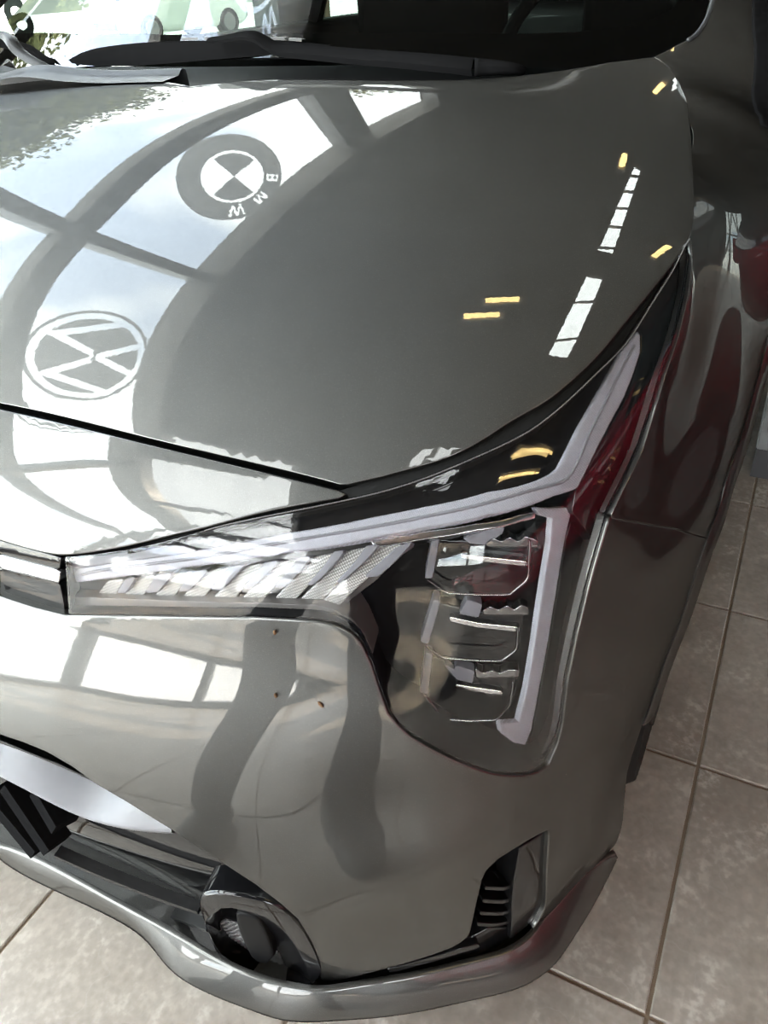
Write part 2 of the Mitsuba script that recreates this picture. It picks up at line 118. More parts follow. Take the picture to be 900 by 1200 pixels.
DATA = '''{"hood_front":[[0.1463,0.1546],[0.2517,0.1595],[0.3465,0.1638],[0.4475,0.1713],[0.5112,0.1758]],"hood_side":[[0.5408,0.1911],[0.5646,0.205],[0.5847,0.2181],[0.6047,0.2366],[0.6228,0.2583],[0.6415,0.279],[0.6566,0.3028],[0.6692,0.3292],[0.6803,0.3628],[0.6912,0.4013],[0.7017,0.4476],[0.706,0.4821],[0.7049,0.5061],[0.6929,0.5706],[0.6749,0.6554],[0.6579,0.7295],[0.6433,0.7825],[0.6302,0.8125],[0.6158,0.8416],[0.5994,0.8644],[0.5836,0.8785]],"hood_rear":[[0.531,0.8566],[0.4765,0.8196],[0.4306,0.7904],[0.3725,0.7634],[0.2756,0.7402],[0.0887,0.7223],[-
0.0597,0.7215]],"nose_top":[[0.2125,0.7704],[0.2958,0.7679],[0.3706,0.7631],[0.4523,0.7577],[0.5016,0.7537]],"nose_bot":[[0.505,0.7527],[0.4889,0.7498],[0.4429,0.7399],[0.3906,0.7252],[0.3535,0.7142],[0.322,0.704],[0.291,0.6947],[0.2624,0.6869],[0.2462,0.6852],[0.2263,0.6856],[0.202,0.6873]],"bar_lip":[[0.1975,0.6838],[0.2221,0.6821],[0.2406,0.6814],[0.2547,0.6805],[0.2504,0.6703],[0.2269,0.6698],[0.1936,0.6702]],"bar_chrome":[[0.1952,0.6697],[0.2201,0.6691],[0.2514,0.6681],[0.2478,0.6578],[0.2171,0.6587],[0.1918,0.6584]],"bar_low":[[0.1829,0.6523],[0.2087,0.652],[0.2411,0.6522],[0.2399,0.6252],[0.2092,0.6229],[0.1751,0.6256]],"lens":[[0.2622,0.6832],[0.29,0.6905],[0.321,0.6995],[0.3526,0.7096],[0.39,0.7221],[0.442,0.7362],[0.5034,0.7497],[0.535,0.7566],[0.5689,0.7653],[0.6155,0.7789],[0.6639,0.7938],[0.7215,0.8179],[0.7555,0.8319],[0.7868,0.8497],[0.8212,0.8681],[0.839,0.879],[0.8502,0.8838],[0.8478,0.8723],[0.8293,0.8461],[0.8094,0.8211],[0.7902,0.8005],[0.7574,0.7518],[0.7318,0.7298],[0.7178,0.7155],[0.7075,0.6847],[0.6987,0.6519],[0.6874,0.6066],[0.6786,0.5626],[0.6752,0.5144],[0.67,0.4934],[0.6604,0.4774],[0.6477,0.478],[0.6364,0.4829],[0.618,0.4957],[0.5996,0.5085],[0.5818,0.5225],[0.5653,0.5364],[0.5464,0.5528],[0.5298,0.5675],[0.5203,0.578],[0.5139,0.5892],[0.5092,0.6107],[0.5058,0.6307],[0.5002,0.65],[0.4933,0.6591],[0.4853,0.6642],[0.4764,0.6666],[0.4662,0.6677],[0.4192,0.6625],[0.3087,0.6414],[0.2516,0.6296]],"seal_up":[[0.3173,0.6991],[0.3869,0.7236],[0.4401,0.7393],[0.5047,0.7567],[0.5371,0.7657],[0.5646,0.772],[0.5887,0.7779],[0.6164,0.7871],[0.6447,0.798],[0.6732,0.807],[0.7013,0.8178],[0.7292,0.8296],[0.7605,0.8444],[0.7945,0.8595],[0.832,0.875],[0.8626,0.882]],"seal_low":[[0.3165,0.6956],[0.3863,0.7209],[0.4393,0.7359],[0.5018,0.75],[0.5339,0.7571],[0.5683,0.7661],[0.6158,0.7798],[0.6656,0.7946],[0.7255,0.8188],[0.7607,0.8319],[0.7927,0.85],[0.828,0.8685],[0.8486,0.8782],[0.8657,0.8804]],"drl_long":[[0.2573,0.6669],[0.3115,0.6867],[0.3808,0.7073],[0.4462,0.727],[0.5222,0.7444],[0.5626,0.7524],[0.6128,0.7609],[0.6549,0.7627],[0.6698,0.7641],[0.6779,0.7664],[0.7022,0.7873],[0.7236,0.8026],[0.7437,0.8168],[0.7612,0.8288],[0.7802,0.8364],[0.777,0.8233],[0.765,0.8096],[0.7514,0.7965],[0.7344,0.7842],[0.718,0.7717],[0.7031,0.7579],[0.693,0.7488],[0.6696,0.7516],[0.6097,0.7499],[0.5597,0.7431],[0.5195,0.7348],[0.4438,0.7166],[0.3638,0.6927],[0.3086,0.6737],[0.2578,0.6566]],"drl_rib":[[0.2649,0.6644],[0.3114,0.6818],[0.3807,0.7029],[0.4458,0.7226],[0.5212,0.7399],[0.5613,0.7479],[0.6112,0.7558],[0.6655,0.7585],[0.6853,0.7587],[0.7084,0.779],[0.7306,0.7976],[0.7538,0.8157],[0.7729,0.8291]],"drl_wedge":[[0.2568,0.678],[0.2903,0.6878],[0.344,0.7056],[0.3645,0.7082],[0.3747,0.7066],[0.3131,0.6884],[0.2595,0.6698]],"drl_vert":[[0.6573,0.7439],[0.6977,0.724],[0.6911,0.6974],[0.6849,0.6449],[0.6768,0.5959],[0.6678,0.5471],[0.6594,0.5029],[0.6533,0.4891],[0.64,0.5025],[0.6244,0.5244],[0.6221,0.5353],[0.645,0.5228],[0.6548,0.5576],[0.6628,0.6062],[0.6699,0.6551],[0.676,0.7005],[0.6768,0.7272],[0.6624,0.7376]],"bez_up":[[0.3423,0.7036],[0.3812,0.7182],[0.4357,0.7359],[0.5,0.752],[0.533,0.7598],[0.5684,0.7694],[0.6171,0.7834],[0.6686,0.7983],[0.731,0.8223],[0.7664,0.8368],[0.7945,0.8554],[0.8324,0.873],[0.8642,0.8777],[0.8835,0.8761],[0.8816,0.8651],[0.8603,0.8358],[0.8172,0.7871],[0.7828,0.7353],[0.7548,0.7146],[0.7391,0.6979],[0.7281,0.6713],[0.6934,0.726],[0.6969,0.7452],[0.7219,0.7681],[0.759,0.7914],[0.7832,0.8203],[0.7882,0.8357],[0.7621,0.8317],[0.7237,0.8038],[0.6787,0.7674],[0.6648,0.7635],[0.6133,0.762],[0.5626,0.7539],[0.5217,0.7458],[0.4449,0.728],[0.3789,0.7076]],"bez_right":[[0.7116,0.7093],[0.7468,0.6493],[0.7356,0.614],[0.7223,0.5662],[0.712,0.5192],[0.708,0.4666],[0.7031,0.4459],[0.6917,0.4338],[0.6772,0.4388],[0.6646,0.4692],[0.6719,0.4858],[0.6804,0.5318],[0.6897,0.582],[0.6984,0.6319],[0.7047,0.6857]],"bez_low":[[0.24,0.6367],[0.3,0.6468],[0.4133,0.6657],[0.4632,0.6707],[0.4767,0.6673],[0.49,0.6603],[0.4978,0.6487],[0.5033,0.6325],[0.5012,0.6274],[0.4962,0.6421],[0.4887,0.6497],[0.4807,0.6537],[0.4712,0.6559],[0.4602,0.657],[0.4112,0.6524],[0.2966,0.6321],[0.2394,0.6211]],"tray":[[0.2344,0.6478],[0.293,0.6654],[0.3664,0.6908],[0.4346,0.7148],[0.5148,0.7362],[0.5416,0.7324],[0.5094,0.6876],[0.4784,0.6609],[0.4552,0.6618],[0.4043,0.6569],[0.2868,0.639],[0.2351,0.6307]],"seg0":[[0.2772,0.6544],[0.2926,0.6591],[0.2765,0.638],[0.2605,0.6356]],"seg1":[[0.3063,0.6641],[0.3234,0.6692],[0.3019,0.6414],[0.2863,0.6392]],"seg2":[[0.3411,0.6751],[0.3575,0.68],[0.3308,0.6469],[0.3149,0.6439]],"seg3":[[0.3738,0.6857],[0.3898,0.6911],[0.3571,0.6511],[0.3401,0.6479]],"seg4":[[0.4054,0.6955],[0.421,0.7012],[0.3843,0.6554],[0.3676,0.6524]],"seg5":[[0.4346,0.705],[0.4497,0.7103],[0.4095,0.6588],[0.3933,0.657]],"seg6":[[0.4625,0.7136],[0.4792,0.7191],[0.4369,0.6627],[0.4212,0.6606]],"seg7":[[0.4906,0.7216],[0.5064,0.7261],[0.4595,0.6656],[0.4426,0.6634]],"seg8":[[0.519,0.728],[0.5357,0.7311],[0.4783,0.6673],[0.4632,0.6667]],"fin0":[[0.2996,0.6633],[0.309,0.6676],[0.2967,0.6516],[0.2897,0.6497]],"fin1":[[0.3299,0.6735],[0.3435,0.6786],[0.3274,0.6587],[0.3167,0.6557]],"fin2":[[0.3634,0.6841],[0.3757,0.6888],[0.3552,0.6653],[0.3472,0.6633]],"fin3":[[0.3952,0.6947],[0.4069,0.6982],[0.384,0.672],[0.3754,0.6702]],"fin4":[[0.4258,0.7041],[0.4357,0.7071],[0.4107,0.6786],[0.4037,0.6768]],"fin5":[[0.4542,0.7126],[0.4633,0.7152],[0.4379,0.6843],[0.4296,0.6824]],"fin6":[[0.4831,0.7207],[0.4908,0.7227],[0.4612,0.6899],[0.457,0.6887]],"fin7":[[0.5096,0.7272],[0.5186,0.7289],[0.4846,0.695],[0.481,0.6936]],"end_panel":[[0.5442,0.7324],[0.5307,0.7263],[0.5191,0.715],[0.5037,0.6984],[0.514,0.6993],[0.5238,0.7097],[0.5355,0.7237]],"blade":[[0.5139,0.7315],[0.5577,0.7398],[0.5995,0.7439],[0.6407,0.7431],[0.6553,0.741],[0.6554,0.7366],[0.6406,0.7391],[0.5987,0.7402],[0.5568,0.7354],[0.5158,0.7278]],"m0_bar":[[-0.0407,0.0707],[-0.0365,0.0707],[-0.0434,0.0303],[-0.0484,0.0304]],"m0_hex":[[-0.047,0.0287],[-
0.0313,0.0151],[-0.0045,0.0133],[0.0221,0.0131],[0.0373,0.028],[0.0373,0.065]],"m0_comb":[[0.003,0.0602],[0.0078,0.0641],[0.0149,0.0609],[0.0211,0.0648],[0.0282,0.0607],[0.0343,0.0654],[0.0435,0.0621],[0.0437,0.0573],[0.003,0.0578]],"m0_shelf":[[-0.0181,0.0486],[0.0097,0.0451],[0.036,0.0416],[0.0361,0.0383],[0.0097,0.0418],[-0.0181,0.0462]],"m0_white":[[-0.0153,0.0639],[-0.0048,0.0685],[0.016,0.0745],[0.0148,0.0691],[0.0009,0.0589],[-0.0111,0.0606]],"m1_bar":[[-0.0415,0.0075],[-0.0372,0.0067],[-0.0481,-0.0364],[-0.0534,-0.0346]],"m1_hex":[[-0.0512,-0.0364],[-0.0423,-0.0465],[-0.0333,-0.052],[-0.0038,-0.0547],[0.0165,-0.0556],[0.0296,-0.0438],[0.0304,-0.0197]],"m1_comb":[[0.001,-0.0056],[0.0061,-0.0021],[0.0135,-0.0056],[0.0207,-0.0013],[0.0274,-0.0057],[0.033,-0.0005],[0.0382,-0.0031],[0.0384,-0.0092],[0.0011,-0.009]],"m1_shelf":[[-0.0277,-0.0131],[-0.0039,-0.0193],[0.0317,-0.0239],[0.0318,-0.0275],[-0.0039,-0.0229],[-0.0277,-0.0166]],"m1_white":[[-0.0151,-0.0009],[-0.0129,0.0043],[-0.0012,-0.0001],[-0.004,-0.0123],[-0.0188,-0.0087]],"m2_bar":[[-0.0491,-0.0474],[-0.0446,-0.0483],[-0.0499,-0.0917],[-0.0553,-0.0898]],"m2_hex":[[-0.0538,-0.0907],[-0.0492,-0.0966],[-0.0354,-0.1212],[-0.011,-0.123],[0.0141,-0.1218],[0.0254,-0.105],[0.0277,-0.079]],"m2_comb":[[-0.005,-0.0679],[0.0012,-0.0726],[0.0095,-0.0698],[0.0165,-0.0726],[0.024,-0.0688],[0.0323,-0.0688],[0.0325,-0.0754],[-0.0049,-0.0764]],"m2_shelf":[[-0.0226,-0.0859],[-0.0032,-0.0897],[0.0185,-0.0935],[0.0186,-0.0973],[-0.0032,-0.0935],[-0.0226,-0.0897]],"m2_white":[[-0.0325,-0.064],[-0.0241,-0.0697],[-0.0226,-0.0649],[-0.0072,-0.0706],[-0.0087,-0.0829],[-0.0218,-0.0792]],"m0_lens":[[-0.0386,0.0589],[-0.0043,0.0569],[0.0397,0.0564],[0.0389,0.0218],[0.0234,0.0066],[-0.0304,0.0087],[-0.0457,0.0234]],"m1_lens":[[-0.0387,-0.0034],[-0.0036,-0.0124],[0.035,-0.0108],[0.0318,-0.0514],[0.0176,-0.0635],[-0.0324,-0.0607],[-0.0491,-0.0439]],"m2_lens":[[-0.0463,-0.0597],[-0.0029,-0.0787],[0.0319,-0.0786],[0.0275,-0.1138],[0.0152,-0.131],[-0.0345,-0.1304],[-0.0502,-0.1032]],"lamp_bowl":[[-0.0917,0.0494],[-0.0622,0.0491],[0.0436,0.0777],[0.0599,0.0751],[0.0566,-0.0032],[0.0473,-0.1078],[0.0365,-0.1678],[-0.0013,-0.1932],[-0.0348,-0.1771],[-0.0637,-0.1548],[-0.0812,-0.1319],[-0.089,-0.1023],[-0.0963,-0.067],[-0.1055,-0.0432],[-0.115,-0.0321],[-0.1221,-0.0201],[-0.1051,0.0067]],"lip_in":[[0.0558,-0.0066,0.2],[0.1249,0.0003,0.2],[0.1966,0.0012,0.2],[0.2642,0.002,0.2],[0.3282,0.0028,0.2],[0.3783,0.0016,0.2],[0.4246,0.0027,0.2],[0.4656,0.0088,0.2],[0.5108,0.0218,0.2],[0.5341,0.0349,0.2],[0.5561,0.0501,0.2],[0.5893,0.0726,0.2],[0.6219,0.0968,0.2],[0.6643,0.1307,0.2],[0.6801,0.1442,0.2],[0.6913,0.1575,0.2],[0.7031,0.1785,0.2],[0.7083,0.1967,0.2],[0.7124,0.2093,0.2],[0.7178,0.2217,0.2],[0.731,0.2571,0.2],[0.744,0.2854,0.2],[0.7637,0.314,0.2]],"lip_out":[[0.0378,-0.0074,0.161],[0.1531,-0.0064,0.161],[0.2695,-0.0026,0.161],[0.3104,-0.0115,0.161],[0.3492,-0.02,0.161],[0.4081,-0.0176,0.161],[0.4504,-0.0118,0.161],[0.4896,-0.0032,0.161],[0.5398,0.0218,0.161],[0.5803,0.045,0.161],[0.6194,0.0712,0.161],[0.6579,0.1001,0.161],[0.6851,0.1207,0.161],[0.7077,0.1412,0.161],[0.7215,0.1597,0.161],[0.7309,0.1773,0.161],[0.7411,0.2113,0.161],[0.7507,0.251,0.161],[0.7579,0.2879,0.161],[0.7647,0.3302,0.161]],"fas_tl":[[0.1848,0.6286],[0.2182,0.6265],[0.2476,0.6264]],"fas_low":[[0.4154,0.1969],[0.4183,0.189],[0.4351,0.1965],[0.4622,0.2092],[0.502,0.2216],[0.5297,0.2312],[0.5573,0.2426]],"grille_edge":[[0.1489,0.4944],[0.1755,0.4938],[0.1972,0.4905],[0.2195,0.4812],[0.2379,0.4681],[0.2667,0.4537],[0.3024,0.4319],[0.3376,0.4067],[0.3723,0.3764],[0.3926,0.3499],[0.4059,0.3245],[0.4146,0.2787],[0.4188,0.2323],[0.4171,0.2056]],"vent":[[0.6689,0.3676],[0.6539,0.3745],[0.6405,0.3782],[0.6214,0.3816],[0.6053,0.3825],[0.5921,0.3751],[0.5868,0.3611],[0.5837,0.3363],[0.5807,0.3095],[0.5777,0.2781],[0.575,0.2591],[0.5666,0.2493],[0.5573,0.2426]],"vent_low":[[0.5597,0.2109],[0.5945,0.2104],[0.6279,0.2004],[0.6497,0.1933],[0.6631,0.2044],[0.6722,0.2248],[0.6736,0.2374],[0.6713,0.2949],[0.6716,0.3597]],"vent_gloss":[[0.638,0.3614],[0.657,0.357],[0.6721,0.3546],[0.6722,0.3219],[0.6727,0.288],[0.6749,0.2347],[0.6717,0.2151],[0.6551,0.2046],[0.6383,0.202],[0.6314,0.1991],[0.6308,0.2717],[0.6328,0.3158]],"vent_duct":[[0.6151,0.3007],[0.635,0.3095],[0.6605,0.3104],[0.6569,0.2638],[0.7009,-0.085],[0.6885,-0.0936],[0.6343,-0.0325],[0.5971,0.2368],[0.6068,0.28]],"vslat0":[[0.6001,0.3175],[0.6229,0.2983],[0.633,0.2947],[0.633,0.29],[0.623,0.2936],[0.6001,0.3125]],"vslat1":[[0.5971,0.2947],[0.6209,0.2758],[0.6322,0.2709],[0.6323,0.2663],[0.621,0.2711],[0.5971,0.2897]],"vslat2":[[0.5938,0.2731],[0.6188,0.2559],[0.6315,0.2502],[0.6316,0.2456],[0.6189,0.2513],[0.5938,0.2682]],"vslat3":[[0.5906,0.2539],[0.6161,0.2376],[0.6297,0.2313],[0.6299,0.2262],[0.6162,0.2328],[0.5905,0.2493]],"vent_foot":[[0.5852,0.2308],[0.6053,0.2369],[0.628,0.2173],[0.6362,0.1824],[0.664,-0.0414],[0.5799,0.1939],[0.5642,0.2068]],"slot":[[0.4051,0.1457],[0.4311,0.1641],[0.4602,0.1849],[0.502,0.2002],[0.5307,0.2098],[0.5622,0.2225],[0.5771,0.2342],[0.6399,0.174],[0.7143,-0.0558],[0.7357,-0.0478],[0.6939,0.1753],[0.7519,-0.0484],[0.7317,-0.0772],[0.7003,-0.0785],[0.6414,-0.0464],[0.5439,0.1674],[0.5012,0.1633],[0.4587,0.1506],[0.4283,-0.0253],[0.3969,-
0.0438]],"slot_rail":[[0.4878,0.2065],[0.5298,0.2185],[0.5674,0.2286],[0.5868,0.2289],[0.5888,0.2227],[0.5673,0.2201],[0.5296,0.2097],[0.4901,0.1988]],"arch_in":[[1.0313,0.7313],[1.018,0.7085],[1.0007,0.6937],[0.9612,0.6592],[0.931,0.6283],[0.9179,0.5959],[0.9017,0.5726],[0.8836,0.5113],[0.8749,0.4639],[0.8601,0.4292],[0.8503,0.383],[0.8344,0.3488],[0.8074,0.3031],[0.7942,0.2609],[0.7904,0.2144]],"bump_seam":[[0.7216,0.7085],[0.7505,0.6881],[0.7866,0.6618],[0.8261,0.6337],[0.9017,0.5726]],"fend_seam":[[0.7202,0.7117],[0.7501,0.6909],[0.7862,0.6647],[0.8257,0.6366],[0.9028,0.5751]],"strip_top":[[0.8571,0.8806],[0.8521,0.8711],[0.8328,0.8451],[0.8129,0.82],[0.7937,0.7992],[0.7614,0.7497],[0.7352,0.728],[0.7212,0.7128]],"strip_low":[[0.7202,0.7117],[0.7109,0.6826],[0.7021,0.6497],[0.6908,0.6043],[0.682,0.56],[0.6786,0.5116],[0.6735,0.4891],[0.664,0.4706],[0.6502,0.4712],[0.6366,0.4782],[0.618,0.4912],[0.5995,0.5043],[0.5817,0.5183],[0.5637,0.5327],[0.544,0.5492],[0.5274,0.5641],[0.518,0.5756],[0.511,0.5876],[0.5063,0.6091],[0.503,0.6291],[0.4972,0.6475],[0.4916,0.6558],[0.4836,0.6609],[0.4754,0.6633],[0.4658,0.6645],[0.4188,0.6601],[0.3082,0.639]],"fend_seam_hood":[[0.8549,0.8831],[0.8683,0.8893],[0.9022,0.9051],[0.94,0.9249],[0.9756,0.9414],[0.9933,0.9576],[0.9985,0.9688],[1.0198,0.9758],[1.0213,0.9847],[1.0128,0.9905]],"fend_top":[[1.0348,0.9941],[1.0534,0.999],[1.0681,1.0025],[1.084,1.0077],[1.1037,1.0199],[1.1174,1.0309],[1.1286,1.0413],[1.1457,1.059],[1.162,1.0774]],"blade_up":[[0.1595,0.0064,0.4445],[0.2335,0.0138,0.4395],[0.2904,0.0202,0.4277],[0.3253,0.0163,0.4326],[0.3544,0.014,0.4314],[0.3796,0.0129,0.4267]],"blade_lo":[[0.1806,-0.0169,0.4319],[0.2387,-0.012,0.4186],[0.2825,-0.0069,0.4101],[0.3266,0.0004,0.4124],[0.382,0.0121,0.4252]],"gpanel":[[0.0868,0.4242],[0.1531,0.4187],[0.2044,0.4066],[0.2659,0.3702],[0.3056,0.3397],[0.3453,0.2975],[0.3827,0.2278],[0.3947,0.1389],[0.3849,-0.0741],[0.3383,-0.1064],[0.2719,-0.1343],[0.206,-0.1455],[0.1227,-0.1567],[0.0073,-0.1517],[-0.0866,-0.1488],[-0.1635,-0.1723]],"slat0":[[0.2017,-0.0168,0.299],[0.2486,-0.0104,0.2922],[0.2857,-0.0029,0.2732],[0.3326,0.0028,0.2829],[0.3767,0.0119,0.2676]],"slat1":[[-0.089,0.0913,-0.0951],[0.0005,0.0921,-0.0862],[0.0858,0.0914,-0.0618],[0.3011,0.012,0.2129],[0.3665,0.0194,0.2086]],"slat2":[[-0.1167,0.0908,-0.138],[-0.0156,0.0921,-0.1296],[0.0759,0.0915,-0.1082],[0.1636,0.0898,-0.0811],[0.2685,0.0881,-0.0393]],"slat3":[[-0.0804,0.0915,-0.1466],[-0.0011,0.0921,-0.1422],[0.0893,0.0913,-0.1231],[0.1835,0.0894,-0.1019],[0.2899,0.0881,-0.0676]],"gbar0":[[0.1213,-0.0152,0.3542],[0.1959,-0.0304,0.3138]],"gbar1":[[0.149,-0.0065,0.3751],[0.2169,-0.0259,0.3252]],"gbar2":[[0.1858,0.003,0.3741],[0.2274,-0.0127,0.3533]],"fog_out":[[0.3094,0.329],[0.3157,0.3446],[0.3252,0.351],[0.3375,0.3554],[0.3612,0.3564],[0.3826,0.3536],[0.3923,0.347],[0.399,0.3362],[0.406,0.3179],[0.4111,0.2954],[0.4154,0.2693],[0.4181,0.2433],[0.4195,0.2214],[0.4151,0.2031],[0.4054,0.1841],[0.3912,0.1669],[0.369,0.1442],[0.3513,0.135],[0.3286,0.1586],[0.3108,0.1906],[0.3078,0.2242],[0.3079,0.2675]],"fog_in":[[0.3035,0.2379],[0.31,0.2531],[0.3184,0.259],[0.3281,0.2561],[0.3387,0.2537],[0.3493,0.2509],[0.3568,0.2398],[0.3621,0.2254],[0.3664,0.2029],[0.3685,0.1653],[0.3593,-0.025],[0.3567,-0.0468],[0.3502,-0.0621],[0.3453,-0.0636],[0.3388,-0.059],[0.3277,-0.0539],[0.315,-0.0434],[0.2986,-0.0352],[0.2858,-0.0266],[0.3017,0.1464],[0.3019,0.1856],[0.3022,0.2145]],"fog_fin":[[0.3431,0.307],[0.3513,0.3103],[0.3609,0.3069],[0.3637,0.2896],[0.3652,0.2685],[0.3661,0.2417],[0.365,0.2191],[0.3543,0.1912],[0.3467,0.1895],[0.3426,0.1995],[0.3412,0.2289],[0.3405,0.2604],[0.3411,0.2877]],"gdark":[[-0.1551,-0.1647],[-0.0425,-0.1367],[0.0282,-0.1199],[0.0889,-0.1091],[0.16,-0.0661],[0.2179,-0.0511],[0.2162,-0.109],[0.2269,-0.136],[0.2477,-0.1651],[0.2033,-0.1816],[0.1165,-0.203],[-0.0063,-0.2155],[-0.1877,-0.2496]],"sail":[[1.2182,1.0627],[1.1658,1.0095],[1.1318,0.9599],[1.1075,0.9334],[1.0723,0.9289],[1.0735,0.9252],[1.0826,0.9239],[1.1375,0.918],[1.1636,0.9324],[1.2008,0.981],[1.3591,1.0581]],"glass_trim":[[0.6148,0.9307,1.0026],[0.6227,0.9468,1.0087],[0.6273,0.9722,1.0209],[0.6278,0.995,1.0327],[0.6262,1.0176,1.0448],[0.6224,1.0521,1.0635]],"specks":[[0.4814,0.0964,0.6515],[0.4858,0.0778,0.5964],[0.5244,0.0871,0.5932]],"wblade_top":[[-0.3721,0.84,1.0008],[-0.3433,0.84,1.0092],[-0.3123,0.84,1.0148],[-0.2315,0.845,1.0203],[-0.1134,0.85,1.0213],[0.0038,0.855,1.0199],[0.0685,0.86,1.0161],[0.1265,0.86,1.0108]],"wblade_bot":[[-0.36,0.83,0.9954],[-0.3111,0.83,0.9912],[-0.2273,0.83,0.9906],[-0.1038,0.83,0.9954],[0.0107,0.84,1.0],[0.0727,0.85,1.0006],[0.1257,0.86,1.0033]],"warm":[[-0.0566,0.82,1.0236],[0.0059,0.8,1.0282],[0.0458,0.79,1.0281],[0.0635,0.79,1.0206],[0.0838,0.79,1.012],[0.1119,0.79,1.0095],[0.1867,0.79,1.0035],[0.2516,0.79,0.9987],[0.3137,0.79,0.9942],[0.3752,0.8,0.987]],"wcap":[[0.3764,0.8,0.987],[0.3966,0.805,0.9864],[0.4178,0.81,0.9848],[0.4306,0.83,0.9798]],"warm2":[[-0.6484,0.84,1.0582],[-0.4775,0.8,1.0405],[-0.4623,0.8,1.0377],[-0.4424,0.79,1.0295],[-0.4348,0.79,1.0196],[-0.4108,0.79,1.0058],[-0.377,0.79,0.992]],"wblade2":[[-0.702,0.84,1.0463],[-0.5916,0.84,1.0374],[-0.5288,0.84,1.031],[-0.4894,0.84,1.0239],[-0.4553,0.84,1.0157],[-0.4209,0.83,1.0035],[-0.3958,0.83,0.9957]],"cowl_grey":[[-0.5708,0.755,1.0018],[-0.4502,0.755,0.9885],[-0.3855,0.755,0.9979],[-0.3268,0.755,0.9999],[-0.2817,0.755,0.996],[-0.2373,0.755,0.9934],[-0.185,0.755,0.9919],[-0.1173,0.755,0.9927],[-0.062,0.755,0.9934]],"frit_edge":[[-1.1338,1.2025,1.0237],[-0.7591,1.0372,1.0309],[-0.423,0.9386,1.0314],[-0.196,0.9008,1.0297],[-
0.0015,0.8876,1.0275],[0.2017,0.8915,1.0238],[0.3283,0.9023,1.0202],[0.4104,0.9132,1.0176],[0.471,0.926,1.0173],[0.5077,0.9371,1.0186],[0.543,0.9514,1.0216],[0.5699,0.9743,1.0309],[0.584,0.9919,1.039],[0.5865,1.0115,1.0503]],"glass_right":[[0.5788,0.9047,0.9875],[0.6042,0.9299,0.9982],[0.6223,0.951,1.0075],[0.6273,0.9733,1.0199],[0.6269,1.009,1.0414],[0.623,1.0374,1.0592]]}'''.replace('\n', '')
# ------------------------------------------------------------------ helpers
def used(key): return key in scene or key in labels
def numbered(name):
    if not used(name): return name
    i = 1
    while used(f'{name}_{i:03d}'): i += 1
    return f'{name}_{i:03d}'
def add(name, mesh, bsdf, parent=None, smooth=35, label=None, **more):
    key = numbered((parent + '__' if parent else '') + name)
    scene[key] = mikit.ply(mesh, bsdf, smooth=smooth, **more)
    if label: labels[key] = {'label': label}
    return key
def thing(name, label, cat, group=None):
    key = numbered(name); labels[key] = {'label': label, 'category': cat}
    if group: labels[key]['group'] = group
    return key
def single(name, mesh, bsdf, label, cat, group=None, smooth=35):
    key = add(name, mesh, bsdf, None, smooth); labels[key] = {'label': label, 'category': cat}
    if group: labels[key]['group'] = group
    return key
def struct(name, mesh, bsdf, label, smooth=35, parent=None):
    key = add(name, mesh, bsdf, parent, smooth); labels[key] = {'label': label, 'kind': 'structure'}
    return key
def cat(ms): return trimesh.util.concatenate(ms)
def boxm(x0, x1, y0, y1, z0, z1): 
    m = trimesh.creation.box([x1 - x0, y1 - y0, z1 - z0]); m.apply_translation([(x0 + x1) / 2, (y0 + y1) / 2, (z0 + z1) / 2]); return m
def to_tri(man):
    m = man.to_mesh(); return trimesh.Trimesh(m.vert_properties[:, :3], m.tri_verts, process=False)
def rbox(x0, x1, y0, y1, z0, z1, r=.01, seg=8):
    b = m3.Manifold.cube([x1 - x0 - 2 * r, y1 - y0 - 2 * r, z1 - z0 - 2 * r]).translate([x0 + r, y0 + r, z0 + r])
    c = np.array([[x, y, z] for x in (x0 + r, x1 - r) for y in (y0 + r, y1 - r) for z in (z0 + r, z1 - r)])
    s = m3.Manifold.sphere(r, seg)
    return to_tri(m3.Manifold.batch_hull([s.translate(p.tolist()) for p in c]))
def hull(points_radii, seg=16):
    return m3.Manifold.batch_hull([m3.Manifold.sphere(r, seg).translate([float(x) for x in p]) for p, r in points_radii])
def bar(p, q, w, h, up=(0, 0, 1)):
    """a straight bar of section w x h from p to q."""
    p, q = np.array(p, float), np.array(q, float); t = q - p; L = np.linalg.norm(t); t /= L
    up = (0, 1, 0) if abs(t[2]) > .95 else up
    s = np.cross(t, up); s /= np.linalg.norm(s); n = np.cross(s, t)
    m = trimesh.creation.box([w, L, h]); M = np.eye(4); M[:3, 0], M[:3, 1], M[:3, 2], M[:3, 3] = s, t, n, (p + q) / 2
    m.apply_transform(M); return m
def resample(pts, step, closed=False):
    p = np.array(pts, float)
    if closed: p = np.vstack([p, p[:1]])
    s = np.r_[0, np.cumsum(np.linalg.norm(np.diff(p, axis=0), axis=1))]
    keep = np.r_[True, np.diff(s) > 1e-9]; p, s = p[keep], s[keep]
    n = max(2, int(math.ceil(s[-1] / step)) + 1); u = np.linspace(0, s[-1], n)
    out = np.stack([np.interp(u, s, p[:, i]) for i in range(p.shape[1])], 1)
    return out[:-1] if closed else out
def smoothline(pts, n=80):
    """cubic through the points, by chord length."""
    p = np.array(pts, float); s = np.r_[0, np.cumsum(np.sqrt(np.linalg.norm(np.diff(p, axis=0), axis=1)))]
    return CubicSpline(s, p)(np.linspace(0, s[-1], n))
